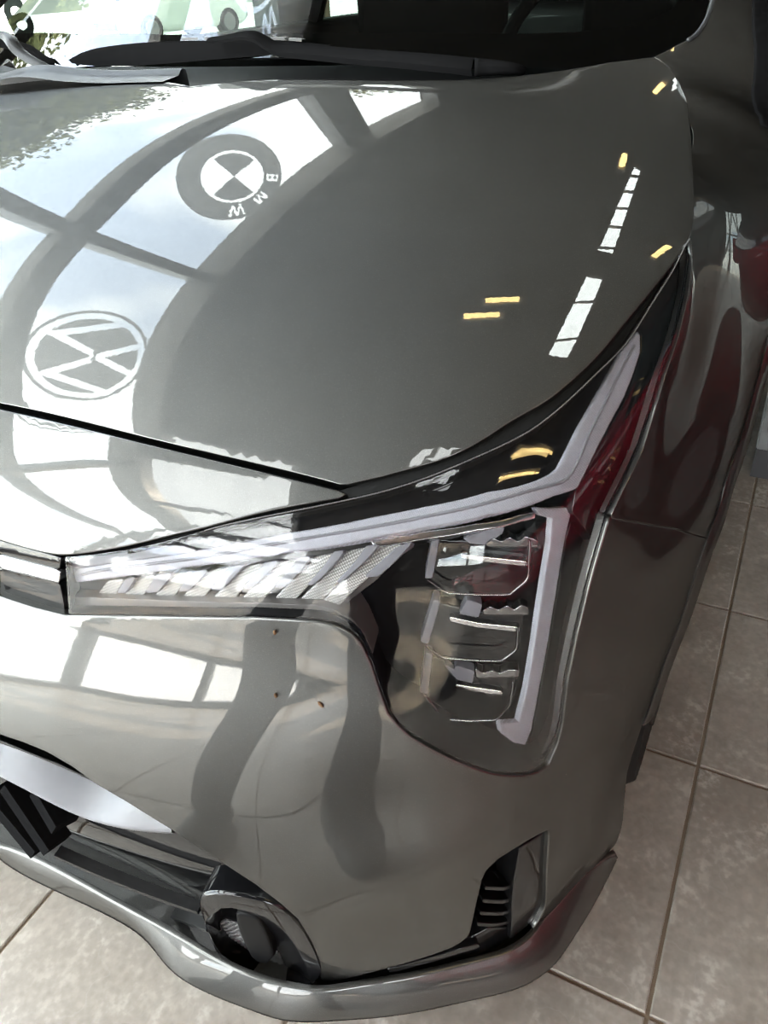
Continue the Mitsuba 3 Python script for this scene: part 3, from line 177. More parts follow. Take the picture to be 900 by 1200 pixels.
def loft(rows, close_u=False):
    """rows: list of equally long point lists -> quad strip mesh."""
    R = np.array(rows, float); m, n = R.shape[:2]; f = []
    i, j = np.meshgrid(np.arange(m - 1), np.arange(n if close_u else n - 1), indexing='ij')
    k = (j + 1) % n
    q = np.stack([i * n + j, i * n + k, (i + 1) * n + k, (i + 1) * n + j], -1).reshape(-1, 4)
    return trimesh.Trimesh(R.reshape(-1, 3), np.vstack([q[:, :3], q[:, [0, 2, 3]]]), process=False)
def tube(path, r, seg=10, caps=True, ups=None):
    p = np.array(path, float); r = np.broadcast_to(r, (len(p),))
    t = np.gradient(p, axis=0); t /= np.linalg.norm(t, axis=1, keepdims=True)
    up = np.array([0, 0, 1.]) if abs(t[0, 2]) < .9 else np.array([1., 0, 0]); rows = []
    for a, d, rr in zip(p, t, r):
        s = np.cross(d, up); s /= np.linalg.norm(s); b = np.cross(s, d)
        th = np.linspace(0, 2 * np.pi, seg, endpoint=False)
        rows.append(a + rr * (np.cos(th)[:, None] * s + np.sin(th)[:, None] * b))
    if caps: rows = [np.repeat(p[:1], seg, 0)] + rows + [np.repeat(p[-1:], seg, 0)]
    m = loft(rows, True)
    if caps and m.volume < 0: m.invert()
    return m
def panel(poly, surf, off=0., step=.01, lip=.0015, depth=.010, skirt=True, offs=None):
    """A sheet that follows a body surface inside a polygon of its chart, with rolled edges of the given depth. offs: a function of chart points that gives the inset."""
    polys = list(poly.geoms) if hasattr(poly, 'geoms') else [poly]; out = []
    for pg in polys:
        if pg.area < 1e-7: continue
        pg = pg.simplify(step * .004)
        rings = [resample(np.array(r.coords)[:-1], step * .6, True) for r in [pg.exterior, *pg.interiors] if r.length > step * .5]
        poly2 = Polygon(rings[0], [r for r in rings[1:] if len(r) >= 3])
        if not poly2.is_valid: poly2 = poly2.buffer(0)
        x0, y0, x1, y1 = pg.bounds
        gx, gy = np.meshgrid(np.arange(x0, x1, step), np.arange(y0, y1, step * .866)); gx = gx + (np.arange(len(gx)) % 2)[:, None] * step / 2
        g = np.stack([gx.ravel(), gy.ravel()], 1)
        core = pg.buffer(-step * .42)
        g = g[shapely.contains_xy(core, g[:, 0], g[:, 1])] if not core.is_empty else g[:0]
        bd = np.vstack(rings); pts = np.vstack([bd, g])
        tri = Delaunay(pts, qhull_options='QJ Pp').simplices; c = pts[tri].mean(1)
        e1_, e2_ = pts[tri[:, 1]] - pts[tri[:, 0]], pts[tri[:, 2]] - pts[tri[:, 0]]; ar = np.abs(e1_[:, 0] * e2_[:, 1] - e1_[:, 1] * e2_[:, 0])
        tri = tri[shapely.contains_xy(pg.buffer(1e-6), c[:, 0], c[:, 1]) & (ar > step * step * 1e-3)]
        o = off if offs is None else np.array(offs(pts))
        P, n = surf(pts[:, 0], pts[:, 1], o)
        fn = np.cross(P[tri[:, 1]] - P[tri[:, 0]], P[tri[:, 2]] - P[tri[:, 0]])
        flip = (fn * n[tri[:, 0]]).sum(1) < 0; tri[flip] = tri[flip][:, ::-1]
        V, F = [P], [tri]; base = len(P)
        if skirt:
            k = 0
            for r in rings:
                m = len(r); i = np.arange(k, k + m); nx = np.roll(i, -1); pv = np.roll(i, 1); k += m
                t = P[nx] - P[pv]; t /= np.linalg.norm(t, axis=1, keepdims=True) + 1e-12
                o_ = np.cross(t, n[i]); ccw = np.sum(r[:, 0] * np.roll(r[:, 1], -1) - r[:, 1] * np.roll(r[:, 0], -1)) > 0
                # outward = away from the panel: test with the chart
                ctr = r + 1e-4 * np.stack([(np.roll(r, -1, 0) - np.roll(r, 1, 0))[:, 1], -(np.roll(r, -1, 0) - np.roll(r, 1, 0))[:, 0]], 1) / (np.linalg.norm(np.roll(r, -1, 0) - np.roll(r, 1, 0), axis=1, keepdims=True) + 1e-12)
                right_in = shapely.contains_xy(pg, ctr[:, 0], ctr[:, 1]).mean() > .5
                Pc, _ = surf(ctr[:, 0], ctr[:, 1], o[i] if np.ndim(o) else o)
                sgn = np.sign(((Pc - P[i]) * o_).sum(1).mean()) * (-1 if right_in else 1)
                o_ = o_ * (sgn if sgn != 0 else 1)
                rows = [P[i] + o_ * lip * .7 - n[i] * lip * .3, P[i] + o_ * lip - n[i] * lip, P[i] + o_ * lip - n[i] * depth]
                prev = i
                for row in rows:
                    V.append(row); cur = np.arange(base, base + m); base += m
                    q = np.stack([prev, np.roll(prev, -1), np.roll(cur, -1), cur], 1)
                    f2 = np.vstack([q[:, :3], q[:, [0, 2, 3]]])
                    A = np.vstack(V)
                    nn = np.cross(A[f2[:, 1]] - A[f2[:, 0]], A[f2[:, 2]] - A[f2[:, 0]])
                    ref = np.vstack([o_ + n[i], o_ + n[i]])
                    if ((nn * ref).sum(1) < 0).mean() > .5: f2 = f2[:, ::-1]
                    F.append(f2); prev = cur
        out.append(trimesh.Trimesh(np.vstack(V), np.vstack(F), process=False))
    return cat(out)
D = json.loads(DATA)
A = lambda n: np.array(D[n])
def pg(*names):
    """polygon through stored curves; a leading '-' reverses a curve."""
    p = np.vstack([np.array(D[n[1:]])[::-1] if isinstance(n, str) and n[0] == '-' else np.array(D[n]) if isinstance(n, str) else np.array(n, float).reshape(-1, 2) for n in names])
    q = Polygon(p)
    return q if q.is_valid else max(getattr(q.buffer(0), 'geoms', [q.buffer(0)]), key=lambda g: g.area)
def chart(P): P = np.atleast_2d(P); return np.stack([P @ U, P[:, 2]], 1)

# ------------------------------------------------------------------ materials
def rgb(*c): return {'type': 'rgb', 'value': list(c)}
def two(b): return {'type': 'twosided', 'bsdf': b}
def mat(key, d): scene['mat_' + key] = d; return 'mat_' + key
def coat(c, ior=1.55): return two({'type': 'plastic', 'diffuse_reflectance': rgb(*c), 'int_ior': ior})
def matt(c, rough=.5, spec=.3): return two({'type': 'principled', 'base_color': rgb(*c) if isinstance(c, tuple) else c, 'roughness': rough, 'specular': spec})
def flake(p, n, uv):
    s = 2000.
    r = cell_rand(p.x * s, p.y * s, p.z * s)
    return dr.clip(.40 + .10 * (r - .5) + .16 * dr.select(r > .985, 1., 0.), 0, 1)
def peel(p, n, uv):                                                    # the faint orange peel of the clear coat
    s = 330.
    return (noise(p.x * s, p.y * s, p.z * s) + .5 * noise(p.x * 2.3 * s, p.y * 2.3 * s, p.z * 2.3 * s)) * 4e-6
def paint(base, flk, ior=1.9, alpha=.36):
    return two({'type': 'blendbsdf', 'weight': proc(flake),
                'a': {'type': 'bumpmap', 'arbitrary': proc(peel, 6e-4), 'scale': 1., 'bsdf': {'type': 'plastic', 'diffuse_reflectance': rgb(*base), 'int_ior': ior}},
                'b': {'type': 'roughconductor', 'material': 'none', 'alpha': alpha, 'specular_reflectance': rgb(*flk)}})
PAINT = mat('grey_paint', paint((.015, .0148, .0138), (.215, .2135, .206), 1.9, .30))
GLOSS = mat('gloss_black', coat((.008, .008, .009), 1.6))
SMOKE = mat('dark_gloss', coat((.010, .010, .0105), 1.6))
BLACK = mat('black_plastic', matt((.006, .006, .0065), .5, .18))
RUBBER = mat('rubber', matt((.008, .008, .008), .6, .25))
VOID = mat('inner_black', matt((.004, .004, .004), .8, .1))
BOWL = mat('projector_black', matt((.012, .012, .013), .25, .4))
MESHG = mat('mesh_grey', matt((.30, .30, .30), .4, .4))
STRIP = mat('cowl_grey', matt((.05, .052, .055), .45, .35))
SOFT = mat('soft_black', two({'type': 'diffuse', 'reflectance': rgb(.011, .011, .0115)}))
SLAT = mat('slat_plastic', matt((.014, .014, .0145), .35, .4))
INTR = mat('cabin_black', matt((.006, .0065, .0065), .8, .05))
GREYPL = mat('grey_plastic', matt((.12, .12, .122), .4, .45))
SATIN = mat('satin_silver', two({'type': 'principled', 'base_color': rgb(.19, .19, .205), 'metallic': .15, 'roughness': .35, 'specular': .5}))
CHROME = mat('chrome', two({'type': 'roughconductor', 'material': 'none', 'alpha': .06, 'specular_reflectance': rgb(.82, .83, .84)}))
DCHROME = mat('dark_chrome', two({'type': 'roughconductor', 'material': 'none', 'alpha': .05, 'specular_reflectance': rgb(.30, .30, .31)}))
def drl_dots(p, n, uv):
    s = 480.
    a = dr.sin(p.x * s * 6.283) * dr.sin((p.z * 1.0 + p.y * .5) * s * 6.283)
    return mix((.30, .30, .335), (.48, .48, .54), smoothstep(-.3, .4, a))
LIGHTG = mat('light_guide', two({'type': 'principled', 'base_color': proc(drl_dots), 'roughness': .35, 'specular': .5}))
def comb(p, n, uv):
    a = dr.sin(p.x * 2000.) * dr.sin(p.z * 2400. + p.x * 700.)
    return mix((.28, .275, .265), (.60, .59, .575), smoothstep(-.2, .5, a))
REFLEX = mat('reflex_white', two({'type': 'principled', 'base_color': proc(comb), 'roughness': .3, 'metallic': .2, 'specular': .5}))
PALE = mat('pale_plastic', matt((.22, .22, .245), .3, .4))
TAUPE = mat('taupe_plastic', matt((.12, .112, .108), .25, .4))
LENS = mat('clear_lens', {'type': 'thindielectric', 'int_ior': 1.45})
CLEAR = mat('window_glass', {'type': 'thindielectric', 'int_ior': 1.5, 'specular_transmittance': rgb(.90, .95, .92)})
SIDEGL = mat('side_glass', {'type': 'thindielectric', 'int_ior': 1.45, 'specular_transmittance': rgb(.85, .92, .88)})
TINT = mat('windscreen_glass', {'type': 'thindielectric', 'int_ior': 1.27, 'specular_transmittance': rgb(.125, .155, .145)})

# ------------------------------------------------------------------ the grey car
car = thing('car', 'glossy dark grey metallic car with wide clear headlamp, front corner filling the picture', 'car')
def part(name, mesh, bsdf, parent=None, smooth=40, label=None): return add(name, mesh, bsdf, parent or car, smooth, label)
MIRROR = T().scale([-1, 1, 1])
def both(name, mesh, bsdf, parent=None, smooth=40, label=None):
    k = part(name, mesh, bsdf, parent, smooth, label)
    m = mesh.copy(); m.vertices[:, 0] *= -1; m.faces = m.faces[:, ::-1]
    part(name, m, bsdf, parent, smooth)
    return k
def mirrored(poly): return affinity.scale(poly, -1, 1, origin=(0, 0))
# hood
hr = np.vstack([A('hood_rear')[:-1]])
hf = A('hood_front'); hfx = np.array([[0, hf[0, 1] - .002]])
rear0 = np.array([[0, .692]])
half = np.vstack([hfx, smoothline(hf, 40), smoothline(A('hood_side'), 140), hr[hr[:, 0] > .02], rear0])
hp = Polygon(half).buffer(0); hp = unary_union([hp, mirrored(hp)]).buffer(1e-4)
part('hood', panel(hp, hood, 0, .012, .0012, .014), PAINT, smooth=True)
# nose panel between hood and grille bar (both halves in one chart piece needs the mirror)
nt, nb = A('nose_top'), A('nose_bot')
def mirror_mesh(m):
    k = m.copy(); k.vertices[:, 0] *= -1; k.faces = k.faces[:, ::-1]; return k
def half_panel(poly, **kw):
    m = panel(poly, body, **kw); return m
c0 = lambda z: chart([[0, float(front_y(0., z)), z]])
c0l = lambda z0, z1: np.vstack([c0(z) for z in np.linspace(z0, z1, 14)])          # the middle line of the car
nose = pg(smoothline(nt, 40), smoothline(nb, 60), c0l(nb[-1, 1] + .004, nt[0, 1] + .001))
nm = half_panel(nose, step=.010, lip=.0018)
part('nose_panel', cat([nm, mirror_mesh(nm)]), PAINT, smooth=True)
# front bumper skin
li, lo = A('lip_in'), A('lip_out')
lic = chart(li); lic[:, 1] = .2
right = lic[13:]                                   # where the skin runs down to the lip
arch = A('arch_in'); seam = A('bump_seam')
arch_low = arch[arch[:, 1] < seam[-1, 1] - .001]
tip = chart([[.765, .318, .2]])
vl = A('vent_low')
fas = pg('fas_tl', '-strip_low', seam, arch_low[:-2], tip, right[::-1][1:], vl[1:], 'vent', '-fas_low', '-grille_edge', c0l(D['grille_edge'][0][1], .657))
fm = panel(fas, body, 0, .008, .0018, .012)
part('front_bumper', cat([fm, mirror_mesh(fm)]), PAINT, smooth=True)
# fender with the foot of the windscreen pillar
arch_up = arch[arch[:, 1] > seam[-1, 1]][::-1]
Ya, Za = arch_up[-1]
back = np.array([[1.20, .745], [1.30, .70], [1.36, .60], [1.38, .50]])
pill_back = np.array([[1.385, .97], [1.30, 1.03], [1.245, 1.085], [1.21, 1.13]])
pil_y = np.array([1.06, 1.12, 1.2]); pil = np.array([[.612, 1.065, 1.062], [.600, 1.12, 1.092]])
ft = A('fend_top'); ft = ft[:7]
fen = pg(A('strip_top'), A('fend_seam'), arch_up[1:], back, [[1.385, .55]], pill_back, chart(pil)[::-1], ft[::-1], smoothline(A('fend_seam_hood'), 80)[::-1])
seam_l = LineString(A('fend_seam_hood'))
fnm = panel(fen, body, 0, .008, .0009, .012, offs=lambda p: .0022 * np.exp(-shapely.distance(shapely.points(p), seam_l) / .03))
part('fender', fnm, PAINT, smooth=True)
fn2 = fen.intersection(sbox(-1, 0, 3, .995)).buffer(0)
part('fender', mirror_mesh(panel(fn2, body, 0, .012, .0009, .012)), PAINT, smooth=True)
# lip round the wheel opening
ai, nrm_ = body(arch[:, 0], arch[:, 1]); ai = ai[:12]
wc = np.array([.79, .70, .29])
dirw = wc - ai; dirw[:, 0] = 0; dirw /= np.linalg.norm(dirw, axis=1, keepdims=True)
th_ = np.linspace(0, 1, 14)[1:, None]
top_ext = np.array([[.79, .70 + .33 * np.sin(t), .40 + .33 * np.cos(t)] for t in np.linspace(.05, 1.9, 14)])
ai2 = np.vstack([smoothline(ai[::-1], 30)])
dw = wc - ai2; dw[:, 0] = 0; dw /= np.linalg.norm(dw, axis=1, keepdims=True)
ox = np.array([1., 0, 0])
rows = [ai2 - .002 * ox, ai2 + .0015 * ox - dw * .002, ai2 + .006 * ox + dw * .006, ai2 + .010 * ox + dw * .024, ai2 + .009 * ox + dw * .028, ai2 - .03 * ox + dw * .03]
both('wheel_arch_lip', loft(rows), PAINT, smooth=50)
# rubber seal between hood and lamp
both('hood_seal', panel(pg('seal_up', '-seal_low'), body, .007, .006, .001, .02), RUBBER, smooth=True)
# grille bar
bar_ = part('grille_bar', panel(pg('bar_low'), body, .010, .008, .001, .03), GLOSS, smooth=True)
part('upper_lip', panel(pg('bar_lip'), body, .004, .006, .001, .02), GLOSS, bar_, True)
part('chrome_strip', panel(pg('bar_chrome'), body, .002, .006, .0015, .01), CHROME, bar_, True, 'bright chrome strip')
mb = {k: mirror_mesh(panel(pg(k), body, o, .008, .001, .02)) for k, o in (('bar_low', .010), ('bar_lip', .004), ('bar_chrome', .002))}
# the bar runs on across the middle of the car
def bridge(name, i0, i1, o):
    P, n = body(A(name)[[i0, i1], 0], A(name)[[i0, i1], 1], o)
    Q = P * [-1, 1, 1]; xs = np.linspace(0, 1, 12)[:, None]
    sag = np.array([0, -.012, 0])
    return loft([np.array([P[0] * (1 - t) + Q[0] * t + sag * 4 * t * (1 - t) for t in xs[:, 0]]), np.array([P[1] * (1 - t) + Q[1] * t + sag * 4 * t * (1 - t) for t in xs[:, 0]])])
for nm_, i0, i1, o, bs, l in (('bar_low', 0, 5, .010, GLOSS, None), ('bar_lip', 0, 6, .004, GLOSS, None), ('bar_chrome', 0, 5, .002, CHROME, None)):
    k = nm_.split('_')[1]
    part({'low': 'bar_middle', 'lip': 'upper_lip', 'chrome': 'chrome_strip'}[k], cat([bridge(nm_, i0, i1, o), mb[nm_]]), bs, bar_, 60)
# inner structure behind every gap
inner = pg(c0(.80), chart([[.3, float(front_y(.3, .76)), .76], [.5, float(front_y(.5, .75)), .75]]), A('seal_up') - [.0, .004], A('fend_seam_hood')[:2] - [.03, .0], A('strip_top')[2:] + [.03, 0], A('fend_seam')[2:5] - [.03, 0], arch_low[:-2] - [.03, 0], [[.78, .26]], [[.62, .235]], c0(.2))
im = panel(inner.buffer(-.002), body, .085, .02, skirt=False)
part('inner_structure', cat([im, mirror_mesh(im)]), VOID, smooth=True)
gapm = panel(pg(nt + [0, .02], (nb - [0, .012]), c0l(.66, .83)).buffer(0), body, .022, .015, skirt=False)
hfp = panel(Polygon(np.vstack([hfx + [0, .03], hf + [0, .03], A('hood_side')[:12] - [.02, -.02], A('hood_side')[:12][::-1] + [0.0, -.012], hf[::-1] - [0, .012], hfx - [0, .012]])).buffer(0), hood, .016, .012, skirt=False)
part('seam_backing', cat([gapm, mirror_mesh(gapm), hfp, mirror_mesh(hfp)]), VOID, smooth=True)
bay = cat([boxm(-.6, .6, .3, .9, .35, .70)])
part('engine_bay', bay, VOID)

# ---- headlamp
hl = part('headlamp', panel(pg('lens'), body, .001, .006, .001, .012), LENS, smooth=True, label='large clear lens with white light strips')
lens_pg = pg('lens')
wall_i = resample(np.array(lens_pg.exterior.coords)[:-1], .006, True)
WP, WN = body(wall_i[:, 0], wall_i[:, 1]); cen = WP.mean(0)
INW = np.array([-.50, .84, -.22]); INW /= np.linalg.norm(INW)
rowsw = [WP - WN * .003, WP + INW * .03, WP + INW * .085]
part('housing_wall', loft(rowsw, True), BLACK, hl, 40)
hb = panel(lens_pg, body, .003, .012, skirt=False); hb.vertices = hb.vertices + INW * .082
part('housing_back', hb, BLACK, hl, True)
part('projector_bowl', panel(pg('lamp_bowl'), lamp_plane, .016, .008, .001, .012), BLACK, hl, True)
part('upper_bezel', panel(pg('bez_up'), body, .016, .006, .001, .05), GLOSS, hl, True)
rim_ = smoothline(np.array(D['lens'])[4:17], 60); rq_, rn_ = body(rim_[:, 0], rim_[:, 1], -.0004)
part('lens_rim', tube(rq_, .0006, 8), TAUPE, hl, True)
part('side_bezel', panel(pg('bez_right'), body, .030, .006, .001, .04), GLOSS, hl, True)
part('lower_bezel', panel(pg('bez_low'), body, .016, .004, .001, .045), TAUPE, hl, True)
part('indicator_tray', panel(pg('tray'), body, .034, .008, .001, .03), TAUPE, hl, True)
part('light_strip', panel(pg('drl_long'), body, .012, .0035, .002, .014), LIGHTG, hl, True, 'white honeycomb light strip bent like a boomerang')
rib = A('drl_rib'); rp_, rn_ = body(rib[:, 0], rib[:, 1], .012)
part('strip_rib', tube(smoothline(rp_, 60), .0014, 8), PALE, hl, True)
part('strip_wedge', panel(pg('drl_wedge'), body, .010, .004, .001, .012), PALE, hl, True)
part('light_strip', panel(pg('drl_vert'), body, .022, .0035, .0015, .006), LIGHTG, hl, True, 'white upright light strip with a foot')
for i in range(9):
    part('indicator_segment', panel(pg('seg%d' % i), body, .026, .004, .0012, .012), REFLEX, hl, 40)
for i in range(8):
    part('indicator_fin', panel(pg('fin%d' % i), body, .019, .004, .001, .018), PALE, hl, 40)
part('end_panel', panel(pg('end_panel'), body, .024, .004, .001, .02), PALE, hl, 40)
part('trim_blade', panel(pg('blade'), body, .022, .003, .001, .03), CHROME, hl, 40)
for k in range(3):
    part('projector', panel(pg('m%d_lens' % k), lamp_plane, .004, .004, .002, .012), SMOKE, hl, 40)
    part('projector_bracket', panel(pg('m%d_bar' % k), lamp_plane, -.008, .003, .001, .016), PALE, hl, 40)
    h_ = A('m%d_hex' % k); hp_, hn_ = lamp_plane(h_[:, 0], h_[:, 1], -.008)
    part('projector_frame', tube(resample(hp_, .006), .0010, 8), DCHROME, hl, 40)
    part('heat_sink', panel(pg('m%d_comb' % k), lamp_plane, -.004, .003, .001, .012), DCHROME, hl, 40)
    part('projector_shelf', panel(pg('m%d_shelf' % k), lamp_plane, -.003, .003, .001, .012), CHROME, hl, 40)
    part('reflector', panel(pg('m%d_white' % k), lamp_plane, -.003, .003, .001, .012), PALE, hl, 40)
# ---- lower grille
gr = part('lower_grille', cat([(g_ := panel(pg('gpanel', c0l(.20, .42)), body, .046, .01, .001, .02)), mirror_mesh(g_)]), SMOKE, smooth=True)
bu, bl = smoothline(A('blade_up'), 40), smoothline(A('blade_lo'), 40)
dn = np.array([0, .004, -.012])
bu0, bl0 = bu[:1] * [-1, 1, 1], bl[:1] * [-1, 1, 1]
bux = np.vstack([np.linspace(bu[0] * [0, 1, 1], bu[0], 6)[:-1], bu]); blx = np.vstack([np.linspace(bl[0] * [0, 1, 1], bl[0], 6)[:-1], bl])
bm = loft([bux + dn * .2, bux, blx + [0, 0, .002], blx - [0, .001, .002], blx + dn, bux + dn])
part('grille_blade', cat([bm, mirror_mesh(bm)]), SATIN, gr, 30, 'satin silver blade')
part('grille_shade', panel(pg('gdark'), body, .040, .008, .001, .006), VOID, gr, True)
for i in range(3):
    q_ = A('slat%d' % i); t_ = np.linspace(0, 1, len(q_)); s_ = np.stack([np.polyval(np.polyfit(t_, q_[:, k], 2), np.linspace(0, 1, 30)) for k in range(3)], 1); d_ = np.array([0, .012, .002])
    part('grille_slat', loft([s_ + d_, s_, s_ - [0, 0, .006], s_ + d_ - [0, 0, .006]]), SLAT, gr, 30)
for i in range(3):
    g_ = A('gbar%d' % i); part('grille_bracket', bar(g_[0] + [0, .012, 0], g_[1] + [0, .012, 0],   .016, .03, up=(0, -1, .3)), SOFT, gr, 40)
def ring_pts(name, off, n=72):
    q = resample(A(name), .001, True); c = q.mean(0); th = np.arctan2(q[:, 1] - c[1], q[:, 0] - c[0]); o = np.argsort(th)
    tt = np.linspace(-np.pi, np.pi, n, endpoint=False); r = np.interp(tt, np.r_[th[o] - 2 * np.pi, th[o], th[o] + 2 * np.pi], np.tile(np.linalg.norm(q - c, axis=1)[o], 3))
    k = c + np.stack([np.cos(tt), np.sin(tt)], 1) * r[:, None]; return k
fo, fi_ = ring_pts('fog_out', 0), ring_pts('fog_in', 0)
fq = lambda k, off: body(k[:, 0], k[:, 1], off)[0]
fog = part('foglamp_frame', loft([fq(fo, .03), fq(fo, .002), fq(fo * .97 + fi_ * .03, -.001), fq(fo * .75 + fi_ * .25, -.001), fq(fo * .68 + fi_ * .32, .002), fq(fo * .15 + fi_ * .85, .015), fq(fi_, .017), fq(fi_, .03)], True), GLOSS, smooth=25)
part('mesh_insert', panel(pg('fog_in'), body, .020, .004, .001, .012), BLACK, fog, 40)
fi = pg('fog_in').buffer(-.003).difference(pg('fog_fin').buffer(.002)); x0, y0, x1, y1 = fi.bounds; hx = []
for r_, yy in enumerate(np.arange(y0, y1, .0052)):
    for xx in np.arange(x0 + (r_ % 2) * .003, x1, .006):
        if fi.contains(Point(xx, yy)): hx.append((xx, yy))
hx = np.array(hx); hP, hN = body(hx[:, 0], hx[:, 1], .019)
studs = []
for p_, n_ in zip(hP, hN):
    c_ = trimesh.creation.cylinder(.0021, .004, sections=6); c_.apply_transform(trimesh.geometry.align_vectors([0, 0, 1], n_)); c_.apply_translation(p_); studs.append(c_)
k_ = part('mesh_studs', cat(studs), MESHG, fog, False); labels[k_] = {'kind': 'stuff', 'label': 'small hexagonal studs of the mesh'}
part('foglamp_fin', panel(pg('fog_fin'), body, .004, .004, .003, .02), BLACK, fog, True)
# ---- side vent and slot
vt = part('side_vent', panel(pg('vent_duct'), body, .040, .006, .001, .01), VOID, smooth=True)
part('vent_panel', panel(pg('vent_gloss'), body, .006, .005, .0015, .03), SMOKE, vt, True, 'smooth dark gloss panel')
for i in range(4): part('vent_slat', panel(pg('vslat%d' % i), body, .012, .003, .001, .02), GLOSS, vt, 40)
part('vent_foot', panel(pg('vent_foot'), body, .012, .004, .002, .02), GLOSS, vt, True)
part('bumper_slot', panel(pg('slot'), body, .013, .006, .001, .02), BLACK, smooth=True)
part('slot_rail', panel(pg('slot_rail'), body, .004, .004, .001, .01), SMOKE, smooth=True)
# ---- front lip
ni = 90
Li = smoothline(li, ni); Lo = smoothline(lo, ni)
Li = np.vstack([Li[0] * [0, 1, 1], Li]); Lo = np.vstack([Lo[0] * [0, 1, 1], Lo])
inw = np.zeros_like(Li); dd = np.gradient(Li, axis=0); inw = np.stack([-dd[:, 1], dd[:, 0], 0 * dd[:, 0]], 1); inw /= np.linalg.norm(inw, axis=1, keepdims=True)
z_ = np.array([0, 0, 1.])
lm = loft([Li + inw * .008 - z_ * .03, Li + inw * .006 - z_ * .001, Li + inw * .002, Li - inw * .0015 - z_ * .002, Li * .5 + Lo * .5 - inw * .003 + z_ * .002, Lo + z_ * .003, Lo - inw * .001, Lo - z_ * .004 + inw * .002, Lo - z_ * .012 + inw * .02, Lo - z_ * .012 + inw * .12])
part('front_lip', cat([lm, mirror_mesh(lm)]), PAINT, smooth=50)
# ---- the other front corner: MIRRORED copies of lamp, vent, foglamp and slats
for root, new in (('headlamp', 'headlamp_001'), ('foglamp_frame', 'foglamp_frame_001'), ('side_vent', 'side_vent_001'), ('bumper_slot', 'bumper_slot_001'), ('slot_rail', 'slot_rail_001')):
    for key in [k for k in scene if k == 'car__' + root or k.startswith('car__' + root + '__')]:
        k2 = 'car__' + new + key[len('car__' + root):]; scene[k2] = {**scene[key], 'to_world': MIRROR}
        if key in labels: labels[k2] = dict(labels[key])
for key in [k for k in scene if k.startswith('car__lower_grille__grille_slat') or k == 'car__lower_grille__grille_shade']:
    scene[numbered(key.rstrip('_0123456789'))] = {**scene[key], 'to_world': MIRROR}
# ---- windscreen, cowl, wipers
def screen_z(X, Y): return .975 + .60 * (Y - (.80 + .25 * X**2)) - .05 * np.maximum(Y - 1.0, 0)**2
def screen(x, y, off=0.):
    e = 2e-3; f = screen_z
    n = np.stack([-(f(x + e, y) - f(x - e, y)) / 2 / e, -(f(x, y + e) - f(x, y - e)) / 2 / e, np.ones_like(x)], -1); n /= np.linalg.norm(n, axis=-1, keepdims=True)
    return np.stack([x, y, f(x, y)], -1) - n * np.asarray(off)[..., None], n
gr_ = A('glass_right'); gr_ = gr_[:5] - [0, 0, 0]
rt = np.vstack([[[.56, .878]], gr_[:, :2] - [.003, 0], [[.60, 1.12], [.575, 1.30], [.54, 1.48]]])
wsp = Polygon(np.vstack([rt, [[.3, 1.55], [0, 1.57], [-.3, 1.55]], (rt * [-1, 1])[::-1] * [1.27, 1], [[-.5, .866], [-.3, .848], [0, .838], [.3, .848], [.5, .866]]])).buffer(0)
part('windscreen', panel(wsp, screen, 0, .02, skirt=False), TINT, smooth=True)
fe = A('frit_edge')[:, :2]; fe = fe[1:]
frit = wsp.difference(Polygon(np.vstack([[[-1.2, fe[0, 1] + .02]], fe, [[.572, 1.06], [.56, 1.2], [.53, 1.7], [-1.2, 1.7]]])).buffer(0))
part('windscreen_border', panel(frit, screen, .003, .02, skirt=False), VOID, smooth=True)
cw = lambda y, z, xs=np.linspace(-.60, .60, 41): np.stack([xs, y + .42 * xs**2 * (np.abs(xs) > 0), z - .02 * xs**2], 1)
part('cowl', loft([cw(.68, .955), cw(.72, .958), cw(.78, .957), cw(.83, .972), cw(.86, .985)]), BLACK, smooth=30)
cg = smoothline(A('cowl_grey'), 50)
part('cowl_strip', loft([cg - [0, .05, .012], cg - [0, .012, .008], cg - [0, .004, .001], cg, cg + [0, .006, -.002], cg + [0, .01, -.03]]), STRIP, smooth=40)
wp_ = part('wiper', loft([(bt := smoothline(A('wblade_top'), 40)) + [0, .012, -.012], bt + [0, .004, 0], bt - [0, .004, .001], (bb := smoothline(A('wblade_bot'), 40)), bb + [0, .012, 0]]), SOFT, smooth=30, label='long wiper lying across the foot of the windscreen')
wa = smoothline(A('warm'), 60); wd = np.interp(np.linspace(0, 1, 60), [0, .25, .5, 1], [.004, .006, .0085, .0095])[:, None]
zz = np.array([[0, 0, 1.]])
part('wiper_arm', loft([wa + [0, .014, -.004], wa + zz * wd + [0, .010, 0], wa + zz * wd - [0, .002, .001], wa - zz * wd * .2 - [0, .008, 0], wa - zz * wd - [0, .006, 0], wa - zz * wd + [0, .01, 0]]), SOFT, wp_, 40)
wc_ = A('wcap'); part('wiper_cap', tube(smoothline(wc_, 12), np.linspace(.011, .006, 12), 10), SOFT, wp_, True)
bt = smoothline(A('wblade_top'), 60)
for i0, i1 in ((30, 33), (34, 37), (38, 41), (42, 45), (46, 49), (50, 53)):
    s_ = bt[i0:i1 + 1] + [0, -.001, .003]
    part('wiper_vane', loft([s_ - zz * .002, s_ + zz * .0015, s_ + [0, .012, .001]]), GREYPL, wp_, 30)
w2 = part('wiper', loft([(b2 := smoothline(A('wblade2'), 30)) + [0, .01, -.004], b2 + zz * .006, b2 - [0, .004, 0], b2 - zz * .012, b2 + [0, .01, -.01]]), SOFT, smooth=30, label='second wiper at the left edge of the picture')
wa2 = smoothline(A('warm2'), 40)
part('wiper_arm', loft([wa2 + [.004, .012, 0], wa2 + [.006, 0, .005], wa2 + [-.002, -.006, .004], wa2 - [.008, .006, .003], wa2 + [-.006, .01, -.006]]), STRIP, w2, 40)
SEEDM = mat('seed_brown', matt((.16, .09, .05), .8, .1))
